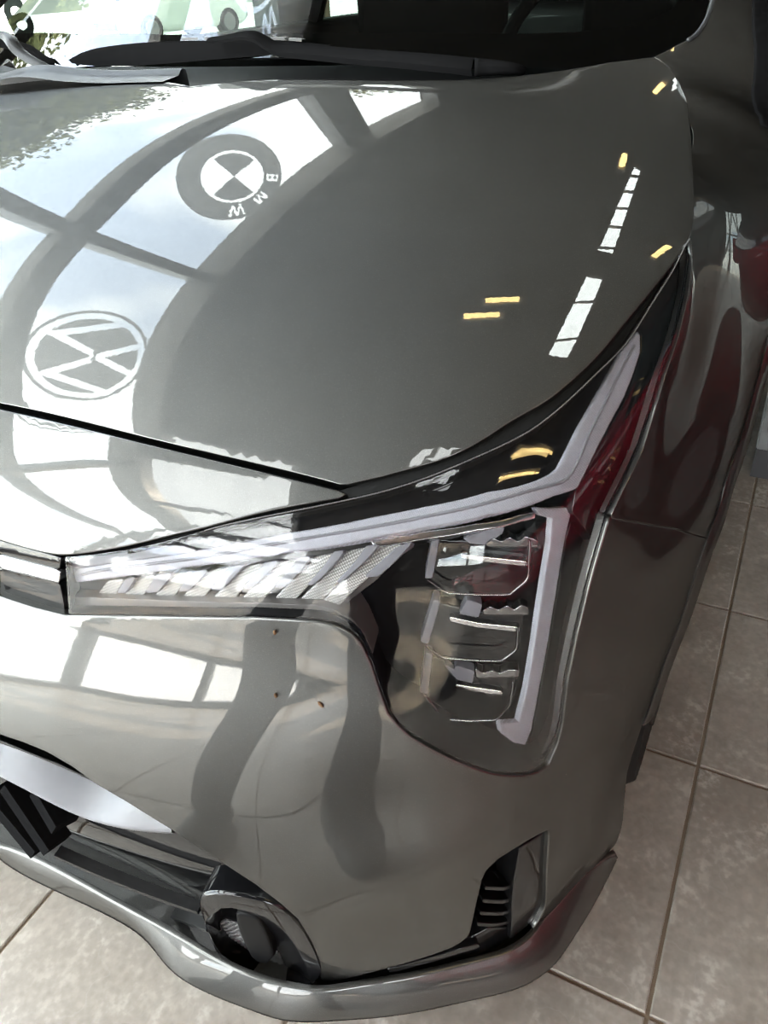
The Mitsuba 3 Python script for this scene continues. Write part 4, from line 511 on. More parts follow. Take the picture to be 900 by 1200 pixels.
for p_, w_, (dx, dz) in zip(A('specks'), ('dark brown seed lying just under the headlamp edge', 'small tan seed stuck on the bumper below the dark seed', 'tiny pale husk on the bumper, right of the seeds'), ((.3, 1), (.1, 1), (1, -.5))):
    v_ = np.array([dx, -.3, dz]); v_ /= np.linalg.norm(v_)
    single('seed', to_tri(hull([(p_ - v_ * .0022, .0013), (p_ + v_ * .0022, .0010), (p_, .0016)], 10)), SEEDM, w_, 'seed')
# ---- rest of the car, mostly outside the picture
for s in (1, -1):
    k = 1 if s > 0 else -1
    side = rbox(*sorted((s * .70, s * .795)), 1.36, 3.25, .22, .985, .03)
    part('side_panel', side, PAINT, smooth=60)
    px_ = .80 if s < 0 else .625
    part('windscreen_pillar', bar([s * px_, .98 if s < 0 else 1.05, 1.04 if s < 0 else 1.065], [s * (.72 if s < 0 else .57), 1.55, 1.375], .035, .03), PAINT, smooth=30)
    part('roof_rail', bar([s * .60, 1.5, 1.37], [s * .60, 3.1, 1.36], .08, .06), PAINT, smooth=30)
    part('door_pillar', bar([s * .74, 2.25, .97], [s * .60, 2.3, 1.36], .09, .03), BLACK, smooth=30)
    part('rear_pillar', bar([s * .73, 3.2, .95], [s * .59, 3.1, 1.36], .2, .05), PAINT, smooth=30)
    gl = loft([np.array([[s * .765, 1.2, .97], [s * .765, 3.2, .97]]), np.array([[s * .61, 1.55, 1.35], [s * .61, 3.1, 1.35]])])
    part('side_window', gl, SIDEGL, smooth=False)
part('roof', rbox(-.60, .60, 1.52, 3.25, 1.35, 1.42, .03), PAINT, smooth=60)
part('tail', rbox(-.74, .74, 3.2, 3.50, .25, .98, .06), PAINT, smooth=60)
part('rear_window', loft([np.array([[-.66, 3.45, .97], [.66, 3.45, .97]]), np.array([[-.56, 3.25, 1.36], [.56, 3.25, 1.36]])]), TINT, smooth=False)
part('underbody', boxm(-.70, .70, .9, 3.4, .18, .45), VOID)
part('dashboard', rbox(-.66, .66, 1.02, 1.42, .80, .935, .03), INTR, smooth=60)
part('cabin_floor', boxm(-.70, .70, 1.0, 3.2, .45, .5), VOID)
for x_ in (-.36, .36):
    s_ = part('seat', rbox(x_ - .25, x_ + .25, 1.85, 2.35, .50, .66, .05), INTR, smooth=60)
    part('seat_back', rbox(x_ - .24, x_ + .24, 2.25, 2.40, .55, 1.08, .05), INTR, s_, 60)
    part('headrest', rbox(x_ - .13, x_ + .13, 2.28, 2.38, 1.10, 1.27, .04), INTR, s_, 60)
st_ = trimesh.creation.torus(.18, .014, 40, 10); st_.apply_transform(trimesh.transformations.rotation_matrix(math.radians(65), [1, 0, 0])); st_.apply_translation([.36, 1.45, .93])
part('steering_wheel', st_, BLACK, smooth=True)
part('mirror_sail', panel(pg('sail'), body, -.003, .012, .003, .02), SOFT, smooth=True)
part('windscreen_trim', tube(smoothline(A('glass_trim'), 30), .0028, 8), STRIP, smooth=True)
mir = part('door_mirror', rbox(.83, 1.03, 1.26, 1.35, .93, 1.07, .035), PAINT, smooth=60)
part('mirror_foot', to_tri(hull([((.775, 1.28, .96), .022), ((.85, 1.30, .975), .028)], 10)), SOFT, mir, 40)
for s in (1, -1):
    for yy in (.70, 3.0):
        w_ = part('wheel', tube([[s * .60, yy, .285], [s * .62, yy, .285], [s * .74, yy, .285], [s * .76, yy, .285]], [.262, .285, .285, .268], 48), RUBBER, smooth=40)
        part('rim', tube([[s * .70, yy, .285], [s * .765, yy, .285]], [.19, .185], 40), DCHROME, w_, 40)
        part('hub', tube([[s * .76, yy, .285], [s * .772, yy, .285]], [.04, .035], 24), CHROME, w_, 40)
    t_ = np.linspace(-1.6, 1.6, 30); lin = [np.stack([0 * t_ + x, .70 + .335 * np.sin(t_), .30 + .335 * np.cos(t_)], 1) for x in (s * .46, s * .75)]
    part('wheel_liner', loft(lin), VOID, smooth=True)
# ------------------------------------------------------------------ the showroom
def stone(v):
    def f(p, n, uv):
        x, y = p.x + v * 3.1, p.y - v * 1.7
        a = fbm(x * 4.5, y * 4.5, v, 4); b = fbm(x * 22, y * 22, 2. + v, 4); c = fbm(x * 120, y * 120, 5., 3)
        base = mix((.32, .28, .24), (.45, .40, .35), smoothstep(.28, .72, a * .5 + b * .35 + c * .15))
        r1 = 1 - dr.abs(2 * fbm(x * 9 + b * .8, y * 9 + a * .8, 7. + v, 4) - 1)
        r2 = 1 - dr.abs(2 * fbm(x * 30, y * 30 + b, 3. + v, 3) - 1)
        vein = smoothstep(.42, .8, b) * smoothstep(.45, .8, c) * .7 + smoothstep(.97, 1., r1) * .12
        return mix(base, (.58, .55, .50), vein) * (.93 + .14 * c)
    return f
TILES = [mat('floor_tile_%d' % v, two({'type': 'principled', 'base_color': proc(stone(v * 1.7)), 'roughness': .34, 'specular': .45})) for v in range(3)]
GROUT = mat('grout', matt((.26, .20, .145), .8, .1))
BAYGL = mat('tinted_glass', {'type': 'thindielectric', 'int_ior': 1.5, 'specular_transmittance': rgb(.20, .225, .215)})
FRONTGL = mat('front_glass', {'type': 'thindielectric', 'int_ior': 1.5, 'specular_transmittance': rgb(.74, .75, .75)})
ROOFGL = mat('roof_glass', {'type': 'thindielectric', 'int_ior': 1.5, 'specular_transmittance': rgb(.55, .56, .55)})
FRAME = mat('window_frame', matt((.15, .15, .152), .35, .4))
WALLM = mat('wall_plaster', matt((.036, .033, .031), .7, .15))
CEIL = mat('ceiling', matt((.028, .0265, .025), .8, .1))
ASPH = mat('forecourt', matt((.78, .78, .77), .8, .2))
WHITE = mat('white_paint', two({'type': 'plastic', 'diffuse_reflectance': rgb(.75, .76, .74)}))
RED = mat('red_paint', two({'type': 'plastic', 'diffuse_reflectance': rgb(.17, .010, .018), 'int_ior': 1.6}))
CARGL = mat('car_glass', coat((.015, .018, .018), 1.6))
XL, XR, YF, YB, ZC = -2.2, 5.2, -4.6, 9.0, 4.28
struct('floor', boxm(XL - .1, XR + .1, YF - .1, YB + .1, -.12, -.004), GROUT, 'grout bed under the stone floor tiles')
S, GAP = .4105, .005
ix = np.arange(math.floor((XL - .843) / S), math.ceil((XR - .843) / S)); iy = np.arange(math.floor((YF - .243) / S), math.ceil((YB - .243) / S))
def tile_mesh(x, y):
    x0, x1, y0, y1 = x + GAP / 2, x + S - GAP / 2, y + GAP / 2, y + S - GAP / 2; b = .002
    x0, x1, y0, y1 = max(x0, XL - .1), min(x1, XR + .1), max(y0, YF - .1), min(y1, YB + .1)
    r0 = np.array([[x0, y0, -.006], [x1, y0, -.006], [x1, y1, -.006], [x0, y1, -.006]]); r1 = r0 + [0, 0, .0045]
    r2 = np.array([[x0 + b, y0 + b, 0], [x1 - b, y0 + b, 0], [x1 - b, y1 - b, 0], [x0 + b, y1 - b, 0]])
    m = loft([r0, r1, r2], True); f = np.array([[8, 9, 10], [8, 10, 11]])
    m.faces = np.vstack([m.faces, f]); return m
cells = sorted([(math.hypot(.843 + (i + .5) * S - .9, .243 + (j + .5) * S - .8), i, j) for i in ix for j in iy])
far = []
for n_, (d_, i, j) in enumerate(cells):
    m = tile_mesh(.843 + i * S, .243 + j * S)
    v = int(abs(math.sin(i * 12.9 + j * 78.2)) * 997) % 3
    if n_ < 280: add('tile', m, TILES[v], 'floor', False)
    else: far.append(m)
k_ = add('far_tiles', cat(far), TILES[0], 'floor', False); labels[k_] = {'kind': 'stuff', 'label': 'floor tiles farther off in the showroom'}
RY0, RY1, GX, GY = .72, 5.8, -.85, -1.15                 # narrow roof light behind, wide glass roof over the front left
rx = lambda y, k: .74 - .079 * (y - RY0) + k * (.10 - .010 * (y - RY0))
def slab(poly, lab):
    m = trimesh.creation.extrude_polygon(poly, .16); m.apply_translation([0, 0, ZC + .14]); struct('ceiling', m, CEIL, lab, smooth=False)
hatch = sbox(-.02, -1.0, .42, -.62)
slit = Polygon([(rx(RY0, -1), RY0), (rx(RY0, 1), RY0), (rx(RY1, 1), RY1), (rx(RY1, -1), RY1)])
slab(sbox(XL - .1, GY, 2.3, YB + .1).difference(hatch).difference(slit.difference(sbox(-1, 2.15, 2, 2.72))), 'dark ceiling over the grey car, slit by a roof light')
slab(sbox(2.3, GY, XR + .1, YB + .1), 'dark ceiling on the right of the showroom')
slab(sbox(GX, YF - .1, XR + .1, GY).difference(hatch), 'dark ceiling at the front right')
for y_ in np.arange(RY0 + .25, RY1, .62): struct('trim_roof_light', bar([rx(y_, -1) - .02, y_ - .06, ZC + .15], [rx(y_, 1) + .02, y_ + .06, ZC + .15], .035, .06), FRAME, 'dark bar across the roof light')
for y_ in (-4.55, -2.9, -1.18): struct('trim_roof', boxm(XL, GX, y_ - .05, y_ + .05, ZC + .05, ZC + .2), FRAME, 'cross bar of the glass roof')
for x_ in (-2.15, -.88): struct('trim_roof', boxm(x_ - .05, x_ + .05, YF, GY, ZC + .05, ZC + .2), FRAME, 'long bar of the glass roof')
nwin = [0]
def pane(mesh, lab, glass=CLEAR):
    nwin[0] += 1; return struct('window_%d' % nwin[0], mesh, glass, lab, smooth=False)
def quad(a, b, c, d): return trimesh.Trimesh(np.array([a, b, c, d], float), [[0, 1, 2], [0, 2, 3]], process=False)
pane(quad([rx(RY0, -1), RY0, ZC + .25], [rx(RY0, 1), RY0, ZC + .25], [rx(RY1, 1), RY1, ZC + .25], [rx(RY1, -1), RY1, ZC + .25]), 'narrow roof light pane')
pane(quad([XL, YF, ZC + .22], [GX, YF, ZC + .22], [GX, GY, ZC + .22], [XL, GY, ZC + .22]), 'glass roof pane over the front', ROOFGL)
pane(quad([-.02, -1.0, ZC + .25], [.42, -1.0, ZC + .25], [.42, -.62, ZC + .25], [-.02, -.62, ZC + .25]), 'small roof hatch pane', ROOFGL)
struct('trim_roof', boxm(.12, .17, -1.0, -.62, ZC + .14, ZC + .3), FRAME, 'bar of the roof hatch')
# left glass wall: two rows of panes
MUL = [(-4.6, .15), (-1.45, .13), (1.29, .13), (4.40, .52), (6.4, .13)]
struct('wall_left', boxm(XL - .15, XL + .05, 6.4, YB, 0, ZC + .2), WALLM, 'dark solid wall at the rear left')
struct('wall_left', boxm(XL - .06, XL + .06, YF, 6.4, 2.75, 2.94), FRAME, 'deep dark grey transom of the left glass wall')
struct('trim_1', boxm(XL - .12, XL + .16, YF, YB, ZC - .01, ZC + .16), FRAME, 'grey head beam of the left glass wall')
struct('trim_2', boxm(XL - .08, XL + .08, YF, YB, 0, .09), FRAME, 'grey sill of the left glass wall')
for y_, w_ in MUL: struct('trim_mullion', rbox(XL - .10, XL + .08, y_ - w_ / 2, y_ + w_ / 2, .0, ZC, .01), FRAME, 'upright mullion of the left glass wall')
for (a, wa_), (b, wb_) in zip(MUL[:-1], MUL[1:]):
    for z0, z1 in ((.09, 2.75), (2.94, ZC)):
        pane(quad([XL, a, z0], [XL, b, z0], [XL, b, z1], [XL, a, z1]), 'clear pane of the left glass wall')
# vinyl badges on the panes, seen from behind
VINYL = mat('vinyl', {'type': 'principledthin', 'base_color': rgb(.33, .335, .34), 'roughness': .6, 'diff_trans': .9, 'spec_trans': 0.})
def decal(poly, cy, cz, flat=False):
    """poly in (right, up) of a reader standing outside; outside faces -X so right is -Y... seen from inside it is mirrored."""
    ms = []
    for g in (poly.geoms if hasattr(poly, 'geoms') else [poly]):
        m = trimesh.creation.extrude_polygon(g, .002, engine='earcut') if False else None
        v, f = tri_poly(g); ms.append((v, f))
    V, F, k = [], [], 0
    for v, f in ms: V.append(v); F.append(f + k); k += len(v)
    v = np.vstack(V); P = np.stack([np.full(len(v), XL + .006), cy - v[:, 0], cz + v[:, 1]], 1)
    return trimesh.Trimesh(P, np.vstack(F), process=False)
def tri_poly(g):
    rings = [resample(np.array(r.coords)[:-1], .005, True) if r.length > .03 else np.array(r.coords)[:-1] for r in [g.exterior, *g.interiors]]
    pts = np.vstack(rings); t = Delaunay(pts, qhull_options='QJ Pp').simplices; c = pts[t].mean(1)
    return pts, t[shapely.contains_xy(g.buffer(1e-7), c[:, 0], c[:, 1])]
def text_poly(s, h):
    m = meshkit.text_mesh(s, h, .002, True); f = m.faces[m.face_normals[:, 2] > .9]
    return unary_union([Polygon(m.vertices[t][:, :2]).buffer(1e-5) for t in f])
C = lambda r: Point(0, 0).buffer(r, 48)
R0 = .60
ring = C(R0).difference(C(R0 * .60))
for ch, ang in (('B', 42), ('M', 0), ('W', -42)):
    t = text_poly(ch, R0 * .25); x0, y0, x1, y1 = t.bounds; t = affinity.translate(t, -(x0 + x1) / 2, -(y0 + y1) / 2)
    t = affinity.rotate(affinity.translate(t, 0, R0 * .79), ang, origin=(0, 0)); ring = ring.difference(t)
quads = unary_union([C(R0 * .54).intersection(sbox(0, 0, 1, 1)), C(R0 * .54).intersection(sbox(-1, -1, 0, 0))])
roundel = unary_union([ring, quads])
single('window_sticker', decal(roundel, 2.62, 3.585), VINYL, 'round window sticker with two dark quarters and lettered ring on the upper glass', 'sticker', smooth=False)
def stroke(p, w): return LineString(p).buffer(w / 2, cap_style=2, join_style=2, mitre_limit=12)
w_ = .135
vv = stroke([(-.42, .92), (0, .10), (.42, .92)], w_); ww = stroke([(-.88, .55), (-.40, -.62), (0, .16), (.40, -.62), (.88, .55)], w_)
vv = vv.difference(sbox(-1, -1, 1, .09)); ww = ww.difference(sbox(-.28, .035, .28, 1))
letters = unary_union([vv, ww]).intersection(C(.86))
em = unary_union([C(1.0).difference(C(.94)), C(.82).difference(letters)])
em = affinity.scale(em, R0, R0, origin=(0, 0))
single('window_sticker', decal(em, -.05, 3.56), VINYL, 'round window sticker of two stacked letters in a double ring on the upper glass', 'sticker', smooth=False)
a_ = affinity.rotate(text_poly('a', .17), -18, origin=(0, 0))
DARKV = mat('dark_vinyl', matt((.09, .12, .11), .5, .2))
single('window_letter', decal(a_, 2.44, .985), DARKV, 'dark grey letter a on the low glass behind the windscreen', 'letter', smooth=False)
# front glass wall
FM = [(-2.2, .15), (-.9, .09), (.4, .09), (1.7, .12)]
for b_ in (boxm(1.7, 2.3, YF - .1, YF + .05, 0, ZC + .2), boxm(5.0, XR, YF - .1, YF + .05, 0, ZC + .2), boxm(2.3, 5.0, YF - .1, YF + .05, 0, 1.9), boxm(2.3, 5.0, YF - .1, YF + .05, 4.1, ZC + .2)): struct('wall_front', b_, WALLM, 'dark solid wall at the front right below and beside a high window')
struct('wall_front', boxm(XL, 1.7, YF - .1, YF + .1, 2.75, 2.95), FRAME, 'grey transom of the front glass wall')
struct('trim_3', boxm(XL, 1.7, YF - .1, YF + .1, ZC - .25, ZC + .16), FRAME, 'grey head of the front glass wall')
struct('trim_4', boxm(XL, 1.7, YF - .08, YF + .08, 0, .09), FRAME, 'grey sill of the front glass wall')
for x_, w_ in FM: struct('trim_mullion', rbox(x_ - w_ / 2, x_ + w_ / 2, YF - .08, YF + .08, 0, ZC, .01), FRAME, 'upright mullion of the front glass wall')
for (a, _), (b, _) in zip(FM[:-1], FM[1:]):
    for z0, z1 in ((.09, 2.75), (2.95, ZC - .25)): pane(quad([a, YF, z0], [b, YF, z0], [b, YF, z1], [a, YF, z1]), 'clear pane of the front glass wall', FRONTGL)
pane(quad([2.3, YF, 1.9], [5.0, YF, 1.9], [5.0, YF, 4.1], [2.3, YF, 4.1]), 'high window pane at the front right')
for x_ in (2.34, 3.65, 4.96): struct('trim_window', boxm(x_ - .04, x_ + .04, YF - .06, YF + .06, 1.9, 4.1), FRAME, 'upright of the high window')
# right wall and rear wall
WY0, WY1 = 5.3, 8.8
for b_ in (boxm(XR, XR + .2, YF, WY0, 0, ZC + .2), boxm(XR, XR + .2, WY1, YB, 0, ZC + .2), boxm(XR, XR + .2, WY0, WY1, 3.3, ZC + .2)): struct('wall_right', b_, WALLM, 'plain dark wall on the right of the showroom beside its glazed bay')
pane(quad([XR + .1, WY0, 0], [XR + .1, WY1, 0], [XR + .1, WY1, 3.3], [XR + .1, WY0, 3.3]), 'glazed bay in the right wall', BAYGL)
for p_, q_ in (((WY0, .0), (7.05, 3.3)), ((WY1, .0), (7.05, 3.3)), ((6.2, .0), (6.2, 3.3)), ((7.9, 0), (7.9, 3.3)), ((WY0, 1.65), (WY1, 1.65))):
    struct('trim_brace', bar([XR + .05, *p_], [XR + .05, *q_], .09, .09), FRAME, 'brace of the glazed bay in the right wall')
struct('wall_back', boxm(XL, XR, YB, YB + .2, 0, ZC + .2), WALLM, 'dark rear wall of the showroom')
# outside
struct('ground', boxm(-60, 45, -45, 60, -.14, -.125), ASPH, 'pale forecourt outside the glass')
# warm tube lamps
GLOW = {'type': 'area', 'radiance': rgb(.27, .19, .075)}
LAMPS = [((-.10, 1.28), (.14, 1.36), 'front one of the pair above the hood'), ((-.17, 1.03), (.07, 1.11), 'second of the pair above the hood'), ((.15, 5.42), (.20, 5.05), 'far one behind the car'), ((1.06, 2.75), (1.14, 3.15), 'single one beside the fender'), ((1.5, -.52), (3.6, -.36), 'long one at the front right'), ((1.6, -.86), (3.5, -.70), 'long one nearest the front glass')]
for p_, q_, wh in LAMPS:
    lk = thing('ceiling_lamp', 'warm yellow tube lamp hanging under the ceiling, ' + wh, 'lamp')
    p_, q_ = np.array([*p_, 4.10]), np.array([*q_, 4.10]); d_ = (q_ - p_) / np.linalg.norm(q_ - p_)
    add('tube', tube([p_, q_], .036 if np.linalg.norm(q_ - p_) < 1 else .024, 12), {'type': 'diffuse', 'reflectance': rgb(.5, .4, .2)}, lk, True, emitter=GLOW)
    add('fitting', bar(p_ - d_ * .03 + [0, 0, .09], q_ + d_ * .03 + [0, 0, .09], .10, .05), FRAME, lk, 40)
    for t_ in (.15, .85): c_ = p_ * (1 - t_) + q_ * t_; add('rod', tube([c_ + [0, 0, .1], [c_[0], c_[1], ZC + .15]], .006, 8), FRAME, lk, True)
# cabinet behind the wheel arch
cb = thing('cabinet', 'pale grey cabinet with a dark plinth standing beyond the wheel arch', 'cabinet')
CABM = mat('cabinet_grey', matt((.30, .31, .31), .4, .4)); PLN = mat('plinth_grey', matt((.10, .10, .105), .5, .3))
add('body', rbox(.822, 1.10, 1.60, 2.10, .08, .84, .006), CABM, cb, 40)
add('plinth', boxm(.826, 1.095, 1.605, 2.09, 0, .08), PLN, cb, False)
add('top', rbox(.815, 1.11, 1.59, 2.11, .841, .87, .006), PLN, cb, 40)
# other cars
def other_car(name, label, x, y, ang, body_m, glass_m, L=3.9, Wd=1.75, Hh=1.5):
    t = thing(name, label, 'car'); M = T().translate([x, y, 0]).rotate([0, 0, 1], ang)
    def ad(n, m, b, parent=None, s=60): return add(n, m, b, parent or t, s, to_world=M)
    ys = np.linspace(0, L, 31); u = ys / L
    top = np.interp(u, [0, .015, .05, .25, .30, .7, .97, 1], [.55, .66, .74, .93, .96, .98, .92, .62]) * Hh / 1.5
    half = Wd / 2 * np.interp(u, [0, .03, .1, .2, .85, .95, 1], [.72, .86, .96, 1, 1, .94, .8]); low = np.interp(u, [0, .05, .95, 1], [.30, .2, .2, .35])
    rows = []
    for yy, zt, hw, zl in zip(ys, top, half, low):
        th = np.linspace(0, 2 * np.pi, 36, endpoint=False); c, s = np.cos(th), np.sin(th); e = .38
        xx = hw * np.sign(c) * np.abs(c)**e; zz_ = (zt + zl) / 2 + (zt - zl) / 2 * np.sign(s) * np.abs(s)**e
        rows.append(np.stack([xx, np.full(36, yy), zz_], 1))
    rows = [np.repeat(rows[0].mean(0)[None], 36, 0)] + rows + [np.repeat(rows[-1].mean(0)[None], 36, 0)]
    ad('body', loft(rows, True), body_m)
    ug = np.linspace(.24, .97, 20); gt = np.interp(ug, [.24, .42, .6, .85, .93, .97], [.93, 1.40, 1.48, 1.44, 1.30, .95]) * Hh / 1.5; rows = []
    for uu, zt in zip(ug, gt):
        hw = Wd / 2 * (.93 - .22 * (zt / Hh * 1.5 - .93) / .55); rows.append(np.array([[-Wd / 2 * .9, uu * L, .88], [-hw, uu * L, zt - .04], [-hw + .08, uu * L, zt], [hw - .08, uu * L, zt], [hw, uu * L, zt - .04], [Wd / 2 * .9, uu * L, .88]]))
    ad('windows', loft(rows), glass_m, None, 40)
    ur = np.linspace(.42, .86, 10); rows = []
    for uu in ur:
        zt = np.interp(uu, [.42, .6, .86], [1.405, 1.485, 1.44]) * Hh / 1.5; hw = Wd / 2 * .74; rows.append(np.array([[-hw, uu * L, zt - .02], [-hw + .1, uu * L, zt + .01], [hw - .1, uu * L, zt + .01], [hw, uu * L, zt - .02]]))
    ad('roof', loft(rows), body_m, None, 40)
    for s in (1, -1):
        for q in (.19, .80):
            w = ad('wheel', tube([[s * (Wd / 2 - .2), q * L, .31], [s * (Wd / 2 + .005), q * L, .31]], [.31, .30], 32), RUBBER); ad('rim', tube([[s * (Wd / 2 - .05), q * L, .31], [s * (Wd / 2 + .012), q * L, .31]], [.2, .19], 24), GREYPL, w)
        ad('headlight', to_tri(hull([((s * Wd * .30, .05, .70), .05), ((s * Wd * .44, .28, .74), .05), ((s * Wd * .42, .2, .66), .05)], 10)), PALE)
        ad('rear_light', rbox(*sorted((s * Wd * .36, s * Wd * .45)), L - .12, L - .01, .75, .98, .02), RED)
    ad('lower_grille', rbox(-Wd * .3, Wd * .3, -.01, .06, .32, .48, .02), BLACK)
    return t
other_car('red_car', 'dark red car parked on the right of the grey car, seen as a reflection', 2.36, -2.02, 0, RED, CARGL)
other_car('white_car', 'white car parked on the forecourt outside the left glass, seen through the windscreen', -15.2, 16.3, -15, WHITE, CARGL)
# trees outside
def leafm(c): return two({'type': 'diffuse', 'reflectance': rgb(*c)})
LEAF = [mat('leaves_%d' % i, leafm(c)) for i, c in enumerate(((.115, .12, .055), (.13, .13, .06), (.085, .095, .045)))]
BARK = mat('bark', matt((.10, .075, .055), .9, .1))
def tree(label, x, y, h, r, seed, n=24000):
    g = np.random.default_rng(seed); t = thing('tree', label, 'tree', 'trees outside the showroom')
    add('trunk', tube([[x, y, -.13], [x + .1, y, h * .35], [x, y + .1, h * .75]], [.22, .16, .06], 10), BARK, t, True)
    br = []
    blobs = []
    for k in range(14):
        a, e, q = g.uniform(0, 6.28), g.uniform(-.3, 1.2), g.uniform(.45, .95) * r
        c = np.array([x, y, h * .70]) + q * np.array([math.cos(a) * math.cos(e), math.sin(a) * math.cos(e), math.sin(e) * 1.1]); blobs.append(c)
        br.append(tube([[x, y, h * .42], (np.array([x, y, h * .5]) + c) / 2, c], [.08, .05, .02], 6))
    add('branches', cat(br), BARK, t, True)
    b = np.array(blobs)[g.integers(0, 14, n)] + g.normal(0, r * .22, (n, 3)); V, F = [], []
    s = g.uniform(.07, .17, n)[:, None]; d1 = g.normal(size=(n, 3)); d1 /= np.linalg.norm(d1, axis=1, keepdims=True); d2 = np.cross(d1, g.normal(size=(n, 3))); d2 /= np.linalg.norm(d2, axis=1, keepdims=True)
    v = np.stack([b - d1 * s, b + d2 * s * .5, b + d1 * s, b - d2 * s * .5], 1).reshape(-1, 3); i = np.arange(n)[:, None] * 4
    f = np.vstack([i + [0, 1, 2], i + [0, 2, 3]])
    k_ = add('foliage', trimesh.Trimesh(v, f, process=False), LEAF[seed % 3], t, False); labels[k_] = {'kind': 'stuff', 'label': 'loose green leaves'}
for i, (lab, x, y, h, r) in enumerate((('broad leafy tree outside the left glass, nearest the car', -13.0, 9.2, 7.9, 2.5), ('tall tree outside the left glass, beside the broad one', -19.0, 13.6, 10.2, 2.8), ('bushy tree farther back outside the left glass', -11.0, 19.5, 10.5, 2.7),
      ('dark tree in front of the showroom, on the left', -6.5, -15.5, 4.2, 1.5), ('slim tree in front of the showroom, in the middle', -1.8, -17.5, 5.2, 1.3), ('round tree in front of the showroom, on the right', 4.5, -16.5, 4.4, 1.7))):
    tree(lab, x, y, h, r, 11 + i)
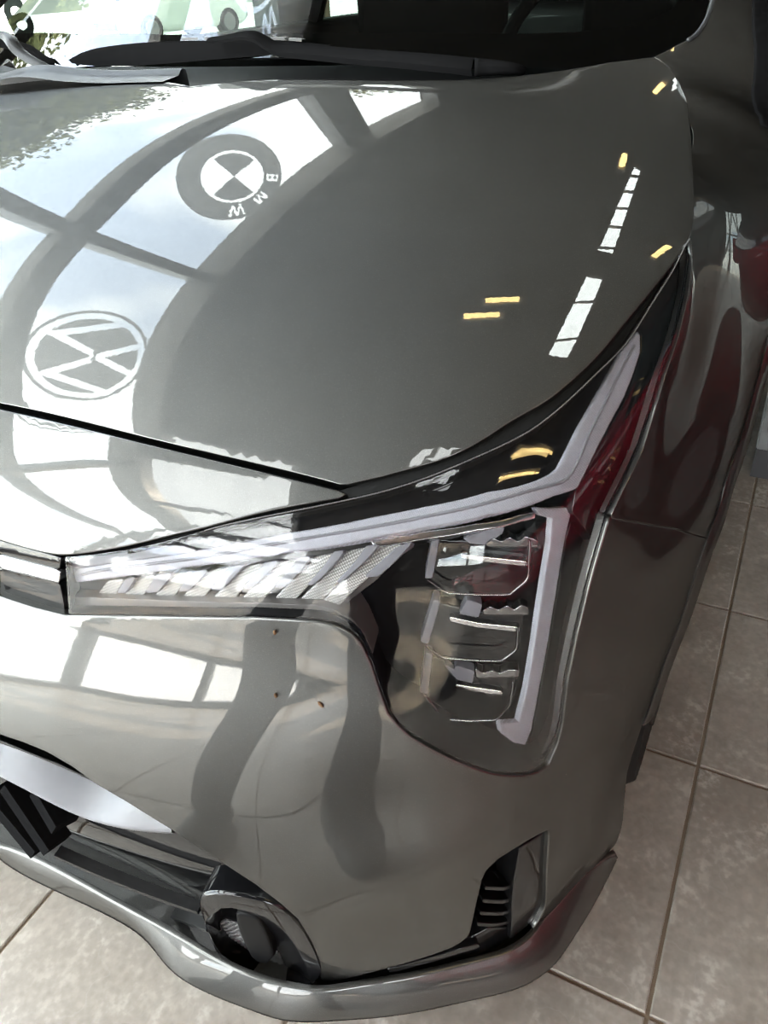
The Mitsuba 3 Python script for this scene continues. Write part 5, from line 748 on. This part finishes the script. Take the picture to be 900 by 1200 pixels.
# the photographer, met only as a reflection
def person():
    t = thing('person', 'person in dark clothes holding up a phone before the car', 'person')
    NAVY = mat('trousers', matt((.018, .019, .026), .8, .15)); JACK = mat('jacket', matt((.022, .022, .024), .8, .15)); SKIN = mat('skin', matt((.50, .31, .23), .5, .35)); SHOE = mat('shoes', matt((.03, .03, .03), .5, .3)); HAIR = mat('hair', matt((.035, .022, .014), .6, .3)); EYEM = mat('eyes', coat((.12, .09, .07)))
    def sm(man, edge, it=12):
        m = to_tri(man.refine_to_length(edge)); m.merge_vertices(); trimesh.smoothing.filter_taubin(m, iterations=it); return m
    def chain(pts): return m3.Manifold.batch_boolean([hull(pts[i:i + 2], 14) for i in range(len(pts) - 1)], m3.OpType.Add)
    f1, f2 = np.array([.30, -.50, 0]), np.array([.72, -.46, 0])
    k1, k2 = np.array([.38, -.58, .48]), np.array([.72, -.57, .48]); h1, h2 = np.array([.50, -.70, .90]), np.array([.68, -.72, .90])
    w = np.array([.59, -.72, 1.02]); ch = np.array([.59, -.70, 1.28]); s1, s2 = np.array([.41, -.64, 1.42]), np.array([.74, -.74, 1.42]); nk = np.array([.59, -.68, 1.50]); hd = np.array([.63, -.62, 1.64])
    legs = [chain([(f + [0, 0, .09], .050), (f * .6 + k * .4 + [0, 0, .05], .062), (k, .068), ((k + h) / 2, .085), (h, .105), (w, .13)]) for f, k, h in ((f1, k1, h1), (f2, k2, h2))]
    tr = m3.Manifold.batch_boolean(legs, m3.OpType.Add); add('trousers', sm(tr, .03), NAVY, t, True)
    for f in (f1, f2):
        d = np.array([-.30, .95, 0]); add('shoe', sm(hull([(f + [0, 0, .045], .045), (f + d * .14 + [0, 0, .04], .04), (f + d * .20 + [0, 0, .028], .028), (f - d * .05 + [0, 0, .04], .04)]), .015, 6), SHOE, t, True)
    P = EYE - FWD * .018                                          # the phone is held just behind the eye point
    pc = P + DOWN * .052 + RIGHT * .022
    hl_, hr_ = pc - RIGHT * .055 + DOWN * .045, pc + RIGHT * .055 + DOWN * .045
    e1, e2 = np.array([.40, -.52, 1.13]), np.array([.92, -.66, 1.12])
    arms = [chain([(s1, .068), (e1, .052), (hl_ - FWD * .02 + (e1 - hl_) / np.linalg.norm(e1 - hl_) * .08, .036)]), chain([(s2, .068), (e2, .052), (hr_ - FWD * .02 + (e2 - hr_) / np.linalg.norm(e2 - hr_) * .08, .036)])]
    torso = [hull([(w + [-.08, .02, -.06], .12), (w + [.08, -.03, -.06], .12), (ch + [-.07, .03, 0], .13), (ch + [.07, -.03, 0], .13)], 16), hull([(ch + [-.07, .03, 0], .13), (ch + [.07, -.03, 0], .13), (s1, .068), (s2, .068), (nk - [0, 0, .05], .06)], 16)]
    add('jacket', sm(m3.Manifold.batch_boolean(torso + arms, m3.OpType.Add), .025), JACK, t, True)
    face = np.array([-.30, .80, -.45]); face /= np.linalg.norm(face); rt_ = np.cross(face, [0, 0, 1]); rt_ /= np.linalg.norm(rt_); up_ = np.cross(rt_, face)
    at = lambda r, u, f: hd + rt_ * r + up_ * u + face * f
    head = [hull([(nk, .052), (hd - [0, 0, .06], .055)], 14), hull([(at(0, .04, -.015), .085), (at(0, .02, .01), .078), (at(0, -.06, .045), .042), (at(-.035, -.03, .02), .05), (at(.035, -.03, .02), .05), (at(0, -.085, .055), .022)], 16), hull([(at(0, .01, .085), .010), (at(0, -.028, .102), .014), (at(0, -.03, .08), .02)], 10), hull([(at(-.02, -.058, .082), .009), (at(.02, -.058, .082), .009)], 10)]
    for s in (-1, 1): head.append(hull([(at(s * .078, .01, -.01), .010), (at(s * .083, -.03, -.005), .010), (at(s * .07, -.01, 0), .02)], 8))
    body_ = head + [hull([(nk, .05), (ch, .07)], 12), hull([(ch, .07), (w, .08)], 12)] + [chain([(ch + [0, 0, .08], .04), (s_, .045), (e_, .036), (h_ - FWD * .02 + (e_ - h_) / np.linalg.norm(e_ - h_) * .075, .027)]) for s_, e_, h_ in ((s1, e1, hl_), (s2, e2, hr_))]
    for s, H_, E_ in ((-1, hl_, e1), (1, hr_, e2)):
        back = (E_ - H_) / np.linalg.norm(E_ - H_); wr = H_ - FWD * .02 + back * .075
        palm = H_ - FWD * .024 + RIGHT * s * .012
        body_.append(hull([(wr, .026), (palm + DOWN * .03, .016), (palm - DOWN * .03, .016)], 10)); body_.append(hull([(wr, .026), (wr + back * .05, .03)], 10))
        for q, L in zip((-.036, -.012, .012, .034), (.9, 1.0, .95, .8)):
            b0 = palm + DOWN * q; b1 = b0 + RIGHT * s * .012 * L + FWD * .020 * L; b2 = b1 - RIGHT * s * .020 * L + FWD * .014 * L
            b2 = b1 - RIGHT * s * .004 + DOWN * .002 + FWD * .004
            body_.append(chain([(b0, .0095), (b1, .0088), (b2, .0078)]))
        th0 = palm + back * .03 - DOWN * .02; body_.append(chain([(th0, .0115), (th0 - DOWN * .035 - RIGHT * s * .012 - FWD * .006, .0105), (th0 - DOWN * .06 - RIGHT * s * .03 - FWD * .004, .009)]))
    add('body', sm(m3.Manifold.batch_boolean(body_, m3.OpType.Add), .008, 8), SKIN, t, True)
    add('hair', sm(hull([(at(0, .07, -.03), .082), (at(0, .03, -.05), .082), (at(0, .085, .02), .06)], 16), .012, 6), HAIR, t, True)
    for s in (-1, 1): add('eye', to_tri(hull([(at(s * .032, .0, .078), .012)], 12)), EYEM, t, True)
    q = thing('phone', 'black phone held up by the person in front of the car', 'phone')
    M = np.eye(4); M[:3, 0], M[:3, 1], M[:3, 2], M[:3, 3] = RIGHT, DOWN, FWD, pc
    for nm, m, b in (('shell', rbox(-.036, .036, -.075, .075, -.004, .004, .0035), BLACK), ('screen', rbox(-.033, .033, -.071, .071, -.0046, -.0041, .0002), GLOSS)):
        m.apply_transform(M); add(nm, m, b, q, 40)
person()
